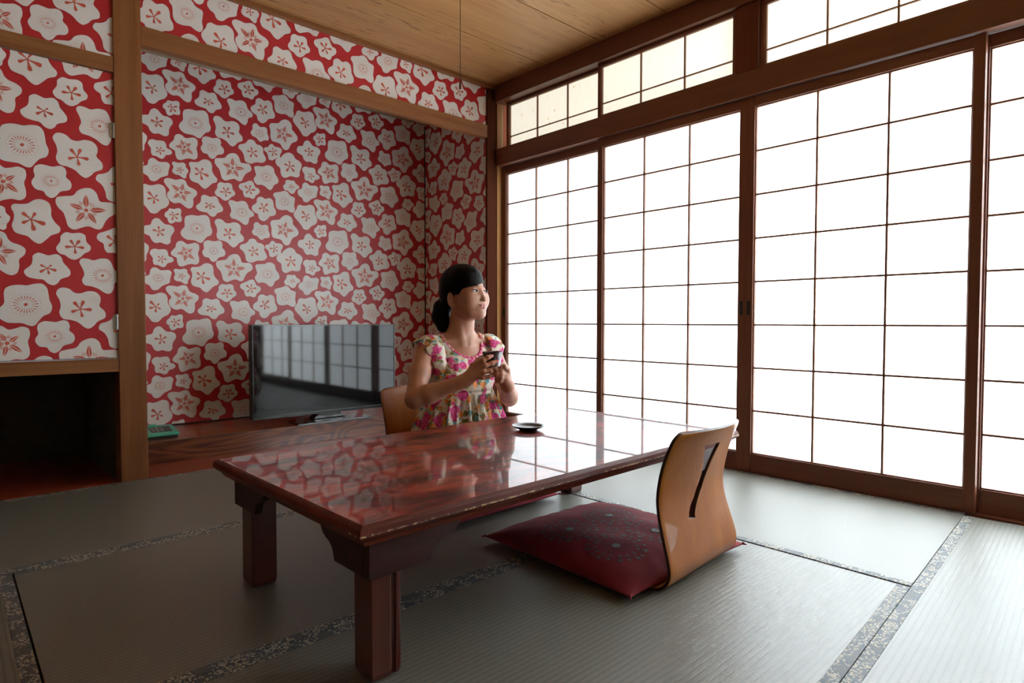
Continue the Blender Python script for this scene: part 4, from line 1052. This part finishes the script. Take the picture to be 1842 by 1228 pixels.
skin, nt, p = newmat('skin'); t = NT(nt)
nt.links.new(t.ramp(t.noise(t.coord(), 14, 3), [(.3, (.44, .205, .125)), (.7, (.50, .245, .155))]), p.inputs['Base Color'])
p.inputs['Roughness'].default_value = .45; p.inputs['Subsurface Weight'].default_value = .12; p.inputs['Subsurface Radius'].default_value = (.012, .004, .002); p.inputs['Subsurface Scale'].default_value = 1.0
lips = plain('rose_lips', (.52, .19, .155), .35, var=.03)
mouthline = plain('lip_line', (.26, .085, .065), .6, var=0)
nail = plain('pink_nail_varnish', (.52, .10, .16), .15, var=0, coat=1)
V, Q, mi, (shR, shL, eR, eL) = build_body()
body = mesh_obj('body', V, Q, [skin, lips, mouthline, nail], woman, mi)

# eyes: white, iris, upper lash line
white = plain('eye_white', (.36, .33, .32), .45, var=0); iris = plain('dark_brown_iris', (.006, .003, .002), .7, var=0, spec=.03)
hairm, nt, p = newmat('black_hair'); t = NT(nt)
st = t.noise(t.mapping(t.coord('Object'), scale=(1, 1, .10), rot=(.25, .3, 0)), 260, 3, .6)
nt.links.new(t.ramp(st, [(.35, (.0025, .002, .002)), (.7, (.008, .0055, .005))]), p.inputs['Base Color'])
p.inputs['Roughness'].default_value = .5; p.inputs['Specular IOR Level'].default_value = .08
nt.links.new(t.bump(st, .6, .0015), p.inputs['Normal'])
gaze = (-.16, .0, .10)
for s in (1, -1):
    c = (.0315*s, .0715, -.0005)
    bm = bmesh.new()
    n = 16
    def eye_pt(a, b, lift):         # a along the eye (-1..1), b up; laid on a ball of 12.5 mm
        x = a*.0158; h = math.sqrt(max(0, 1-a*a)); u = b*.0050*h**.8 + .0012*(a*s)
        R_ = .0160 + lift; yy = math.sqrt(max(1e-8, R_*R_ - x*x*.55 - u*u))
        return hd(c[0]+x, c[1]+yy, c[2]+u)
    grid = [[bm.verts.new(eye_pt(2*i/n-1, 2*j/6-1, .0013)) for j in range(7)] for i in range(n+1)]
    for i in range(n):
        for j in range(6): bm.faces.new((grid[i][j], grid[i+1][j], grid[i+1][j+1], grid[i][j+1]))
    bmesh.ops.remove_doubles(bm, verts=bm.verts, dist=1e-5); bmesh.ops.recalc_face_normals(bm, faces=bm.faces)
    e = obj('eye', bm, white, woman, smooth=True)
    bm = bmesh.new(); gx, gu = -.0036, .0008; rings = []
    for rr_ in (0, .25, .5, .75, 1):
        ring = []
        for q in range(16 if rr_ else 1):
            a = 2*PI*q/16; X = gx+.0064*rr_*math.cos(a); U = max(-.0042, min(.0044, gu+.0060*rr_*math.sin(a)))
            ring.append(bm.verts.new(hd(c[0]+X, c[1]+math.sqrt(.0173**2-X*X*.55-U*U)+.0005, c[2]+U)))
        rings.append(ring)
    for A, B in zip(rings, rings[1:]):
        for q in range(16):
            if len(A) == 1: bm.faces.new((A[0], B[q], B[(q+1) % 16]))
            else: bm.faces.new((A[q], B[q], B[(q+1) % 16], A[(q+1) % 16]))
    obj('iris', bm, iris, e, smooth=True)
    bm = bmesh.new(); tube(bm, [Vector(eye_pt(a, 1.05, .0017)) for a in (-.99, -.8, -.5, -.2, .1, .4, .7, .9, .99)], [.0007, .0013, .0016, .0017, .0017, .0017, .0017, .0014, .0008], 6)
    tube(bm, [Vector(eye_pt(a, -1.0, .0015)) for a in (-.95, -.5, 0, .5, .95)], [.0003, .0004, .0004, .0004, .0003], 5)
    obj('eyelashes', bm, hairm, woman)
    bm = bmesh.new(); tube(bm, [Vector(hd(x*s, f, u)) for x, f, u in ((.014, .0900, .0195), (.024, .0890, .0220), (.034, .0850, .0225), (.044, .0790, .0195))], [.0012, .0021, .0019, .0008], 6)
    obj('eyebrow', bm, hairm, woman)

# hair: cap with side-swept fringe, and a low ponytail
def build_hair():
    F = Field(axis_steps(-1.36, -1.0, [(-1.36, -1.0)], .0024, .0024), axis_steps(-1.25, -.90, [(-1.25, -.9)], .0024, .0024), axis_steps(.62, .975, [(.62, .975)], .0024, .0024))
    F.ell(hd(0, -.020, .040), (.0850, .1000, .0890), HR, .01)
    F.ell(hd(0, -.045, -.005), (.076, .074, .075), HR, .02)
    F.ell(hd(.018, .028, .058), (.066, .066, .056), HR, .02)                      # fringe volume
    def cutter(fn, k=.006): F.join(fn, (-1.4, -1.3, .6), (-.9, -.8, 1.), k, 'cut')
    def loc(X, Y, Z):
        return [((X-HC[0])*HR[i][0]+(Y-HC[1])*HR[i][1]+(Z-HC[2])*HR[i][2]) for i in range(3)]
    def face(X, Y, Z):
        r, f, u = loc(X, Y, Z)
        edge = np.interp(r, [-.08, -.05, -.02, .0, .03, .05, .07], [.024, .032, .034, .027, .018, .010, .004])
        return np.maximum(u-edge, .044-f+.25*np.clip(u+.0, -.1, .02))
    cutter(face, .008)
    def lower(X, Y, Z):
        r, f, u = loc(X, Y, Z)
        return np.maximum(u+.014+.10*f, -.030-f - .35*u)
    cutter(lower, .016)
    def nape(X, Y, Z):
        r, f, u = loc(X, Y, Z); return u+.070-.3*(f+.1)
    cutter(nape)
    F.cone(hd(.066, .030, .045), hd(.0660, .026, .002), .012, .010, .014)          # hair before the ear
    F.cone(hd(-.066, .032, .045), hd(-.0690, .030, -.016), .012, .003, .010)
    P = [hd(.012, -.088, -.025), hd(.030, -.112, -.045), hd(.042, -.112, -.085), hd(.040, -.098, -.125), hd(.030, -.080, -.158)]
    F.chain(P, [.027, .033, .036, .028, .010], .015)
    P2 = [hd(.030, -.108, -.05), hd(.056, -.106, -.09), hd(.058, -.092, -.13), hd(.050, -.078, -.160)]
    F.chain(P2, [.020, .024, .018, .005], .008)
    V, Q = F.mesh(); l = (V-HC)@HR.T
    ang = np.arctan2(l[:, 0], l[:, 1]+.02)
    gr = .0002*np.sin(l[:, 0]*310+l[:, 2]*90*np.sign(l[:, 0])) + .00035*np.sin(l[:, 0]*830-l[:, 1]*190+np.sin(l[:, 2]*60))
    n_ = V-(HC+hf*-.02+hu*.02); n_ = n_/np.linalg.norm(n_, axis=1)[:, None]
    V = V + n_*gr[:, None]
    return V, Q
V, Q = build_hair()
mesh_obj('hair', V, Q, [hairm], woman)
bm = bmesh.new(); tube(bm, [Vector(hd(.016+.026*math.cos(a)*.9, -.094-.012*math.sin(a)*0-.02*math.sin(a)*.55, -.031+.026*math.sin(a))) for a in [2*PI*k/14 for k in range(15)]], .004, 8)
obj('hair_tie', bm, M['blackmatte'], woman, smooth=True)

# ------------------------------------------------------------------ dress
def floral():
    mt, nt, p = newmat('floral_cotton'); t = NT(nt)
    co = t.coord(); wv = t.n('ShaderNodeVectorMath', operation='ADD', inp={0: co, 1: t.n('ShaderNodeVectorMath', operation='SCALE', inp={0: t.n('ShaderNodeTexNoise', inp={'Vector': co, 'Scale': 42.0, 'Detail': 4.0}).outputs[1], 3: .030}).outputs[0]}).outputs[0]
    col = (.72, .66, .55)
    col = t.mix(t.ramp(t.noise(co, 24, 3), [(.5, (0, 0, 0)), (.62, (1, 1, 1))]), col, (.60, .50, .36))
    def layer(col, scale, off, thr, gate, chan, c1, c2, soft=.05):
        vo = t.n('ShaderNodeTexVoronoi', inp={'Vector': t.mapping(wv, loc=off), 'Scale': scale})
        k = t.ramp(vo.outputs['Distance'], [(thr-soft, (1, 1, 1)), (thr, (0, 0, 0))])
        g = t.math('GREATER_THAN', t.n('ShaderNodeSeparateColor', inp={0: vo.outputs['Color']}).outputs[chan], gate)
        cc = t.mix(t.ramp(t.noise(co, 120, 3, .7), [(.42, (0, 0, 0)), (.58, (1, 1, 1))]), c1, c2)
        return t.mix(t.math('MULTIPLY', k, g), col, cc)
    col = layer(col, 32, (.3, .1, .2), .46, .40, 0, (.13, .12, .025), (.30, .25, .08))       # olive leaves
    col = layer(col, 34, (.7, .5, .9), .44, .50, 1, (.06, .26, .28), (.25, .50, .52))         # teal
    col = layer(col, 31, (.1, .8, .4), .47, .50, 2, (.70, .17, .02), (.85, .36, .10))         # orange
    col = layer(col, 22, (.9, .2, .6), .54, .42, 0, (.48, .008, .11), (.74, .10, .32))        # magenta blossoms
    nt.links.new(col, p.inputs['Base Color']); p.inputs['Roughness'].default_value = .8; p.inputs['Sheen Weight'].default_value = .2
    return mt
M['floral'] = floral()
mt, nt, p = newmat('pink_patterned_neckband'); t = NT(nt)
nt.links.new(t.ramp(t.noise(t.coord(), 75, 3, .6), [(.42, (.58, .02, .16)), (.50, (.66, .10, .22)), (.56, (.72, .66, .55)), (.64, (.62, .20, .05))]), p.inputs['Base Color']); p.inputs['Roughness'].default_value = .8
M['band'] = mt
def build_dress():
    F = Field(axis_steps(-1.42, -.88, [(-2, 0)], .0036, .0036), axis_steps(-1.45, -.86, [(-2, 0)], .0036, .0036), axis_steps(.09, .68, [(0, 2)], .0036, .0036))
    e = .008
    F.ell(bd(0, .012, .38), (.128+e, .092+e, .10), BR, .03)
    F.ell(bd(0, .010, .50), (.145+e, .090+e, .125+e), BR, .03)
    for s in (1, -1):
        F.ell(bd(.062*s, .070, .480), (.060+e, .052+e, .058+e), BR, .035)
        F.cone(bd(.045*s, -.005, .632), bd(.142*s, -.008, .588), .032+e, .040+e, .04)
    F.cone(bd(0, .014, .40), bd(0, .022, .22), .112, .150, .03)                      # skirt
    F.cone(bd(.050, .014, .40), bd(.105, .022, .20), .088, .120, .03); F.cone(bd(-.050, .014, .40), bd(-.105, .022, .20), .088, .120, .03)
    for s in (1, -1):                                                                  # skirt over the thighs
        F.cone(bd(.085*s, .02, .175), bd(.175*s, .22, .155), .100, .078, .03)
    F.cone(bd(0, .10, .16), bd(0, .20, .14), .075, .06, .04)
    # gathers under the seam
    X, Y, Z = np.meshgrid(*F.ax, indexing='ij', sparse=True)
    lr = (X-BC[0])*br[0]+(Y-BC[1])*br[1]; lf = (X-BC[0])*bf[0]+(Y-BC[1])*bf[1]-.012
    an = np.arctan2(lr, lf); below = np.clip((.412-Z)/.05, 0, 1)*np.clip((Z-.10)/.06, 0, 1)
    F.d += (-.0105*below*(1-2*np.abs(np.sin(an*8.5+.9*np.sin(an*5))) + .45*np.sin(an*31+.8))*np.clip((.42-Z)/.09, .35, 1)).astype(np.float32)
    F.d += (.0035*np.exp(-((Z-.412)/.0045)**2)).astype(np.float32)                    # seam
    F.d += (-.0016*np.clip((Z-.42)/.03, 0, 1)*np.clip((.56-Z)/.03, 0, 1)*np.sin(an*23+.5*np.sin(Z*60))).astype(np.float32)
    # neckline scoop and open top
    nc = bd(0, .070, .668)
    def scoop(X, Y, Z):
        r = (X-BC[0])*br[0]+(Y-BC[1])*br[1]; f = (X-BC[0])*bf[0]+(Y-BC[1])*bf[1]
        zb = np.where(f > -.01, .558-.0*f, .600)
        zb = .558 + (.612-.558)*np.clip((.02-f)/.06, 0, 1)
        return (np.sqrt((r/.088)**2+(np.minimum(Z-.655, 0)/(.655-zb))**2)-1)*.075
    global scoop_fn; scoop_fn = scoop
    F.join(scoop, (-1.5, -1.5, .4), (-.8, -.8, .8), .003, 'cut')
    for sh, el, s in ((shR, eR, 1), (shL, eL, -1)):                                    # arm holes
        dr = nrm(el-sh); F.cone(sh+br*(.012*s)+dr*.02, sh+br*(.05*s)+dr*.10, .046, .052, .004, 'cut')
    # thin neck edge is left where the cloth ends
    V, Q = F.mesh(); c = V[Q].mean(1)
    dn = scoop(c[:, 0], c[:, 1], c[:, 2]); mi = np.zeros(len(Q), int); mi[(dn < .0085) & (c[:, 2] > .50)] = 1
    return V, Q, mi
V, Q, mi = build_dress()
dress = mesh_obj('dress', V, Q, [M['floral'], M['band']], woman, mi)
# ruffled cap sleeves
def smooth_path(P, k=10):
    out = []
    for i in range(len(P)-1):
        p0, p1, p2, p3 = (np.array(P[max(0, min(len(P)-1, i+j))], float) for j in (-1, 0, 1, 2))
        for q in range(k):
            t_ = q/k; out.append(.5*((2*p1)+(p2-p0)*t_+(2*p0-5*p1+4*p2-p3)*t_*t_+(3*p1-p0-3*p2+p3)*t_**3))
    out.append(np.array(P[-1], float)); return out
for s, sh in ((1, shR), (-1, shL)):
    # (out, forward, up, width) measured from the shoulder joint
    path = smooth_path([(-.052, .088, -.135, .012), (-.050, .094, -.105, .030), (-.046, .092, -.060, .052), (-.044, .082, -.004, .074), (-.042, .054, .042, .090), (-.040, .0, .060, .096), (-.040, -.052, .042, .088), (-.044, -.078, -.010, .060), (-.050, -.086, -.060, .040), (-.055, -.084, -.110, .014)])
    bm = bmesh.new(); nv = 12; rows = []; nu = len(path)-1
    for i, (o_, f_, u_, w_) in enumerate(path):
        a = i/nu; rad = nrm(vv(0, f_, u_+.045)); row = []
        for j in range(nv+1):
            v = j/nv; wave = (math.sin(a*2*PI*8+.6)*.0105 + math.sin(a*2*PI*15)*.004)*v**1.2
            oo = o_ + w_*(v-.10*v*v) + wave*.25
            lift = .010*math.sin(min(1, v*1.6)*PI*.5) + wave
            ff = f_ + rad[1]*(lift - .020*v*v); uu = u_ + rad[2]*(lift - .022*v*v) - .018*v*v
            row.append(bm.verts.new(sh + br*(s*oo) + bf*ff + hup*uu))
        rows.append(row)
    for i in range(nu):
        for j in range(nv): bm.faces.new((rows[i][j], rows[i+1][j], rows[i+1][j+1], rows[i][j+1]))
    bmesh.ops.recalc_face_normals(bm, faces=bm.faces)
    o = obj('ruffle_sleeve', bm, [M['floral']], woman, smooth=True)
    md = o.modifiers.new('thickness', 'SOLIDIFY'); md.thickness = .0014
# ------------------------------------------------------------------ tea cup in her hands
cu = empty('tea_cup', tuple(CC + hup*(-.047)))
tag(cu, 'grey glazed stoneware tea cup held in both hands by the woman', 'cup')
bm = bmesh.new()
lathe(bm, [(0, .003), (.019, .003), (.020, 0), (.024, 0), (.025, .006), (.029, .014), (.033, .035), (.0365, .055), (.0405, .0685), (.0410, .0705), (.0395, .0705), (.0350, .055), (.0315, .035), (.026, .014), (0, .009)], n=48)
bmesh.ops.recalc_face_normals(bm, faces=bm.faces)
obj('vessel', bm, M['cup'], cu, smooth=True, local=True)
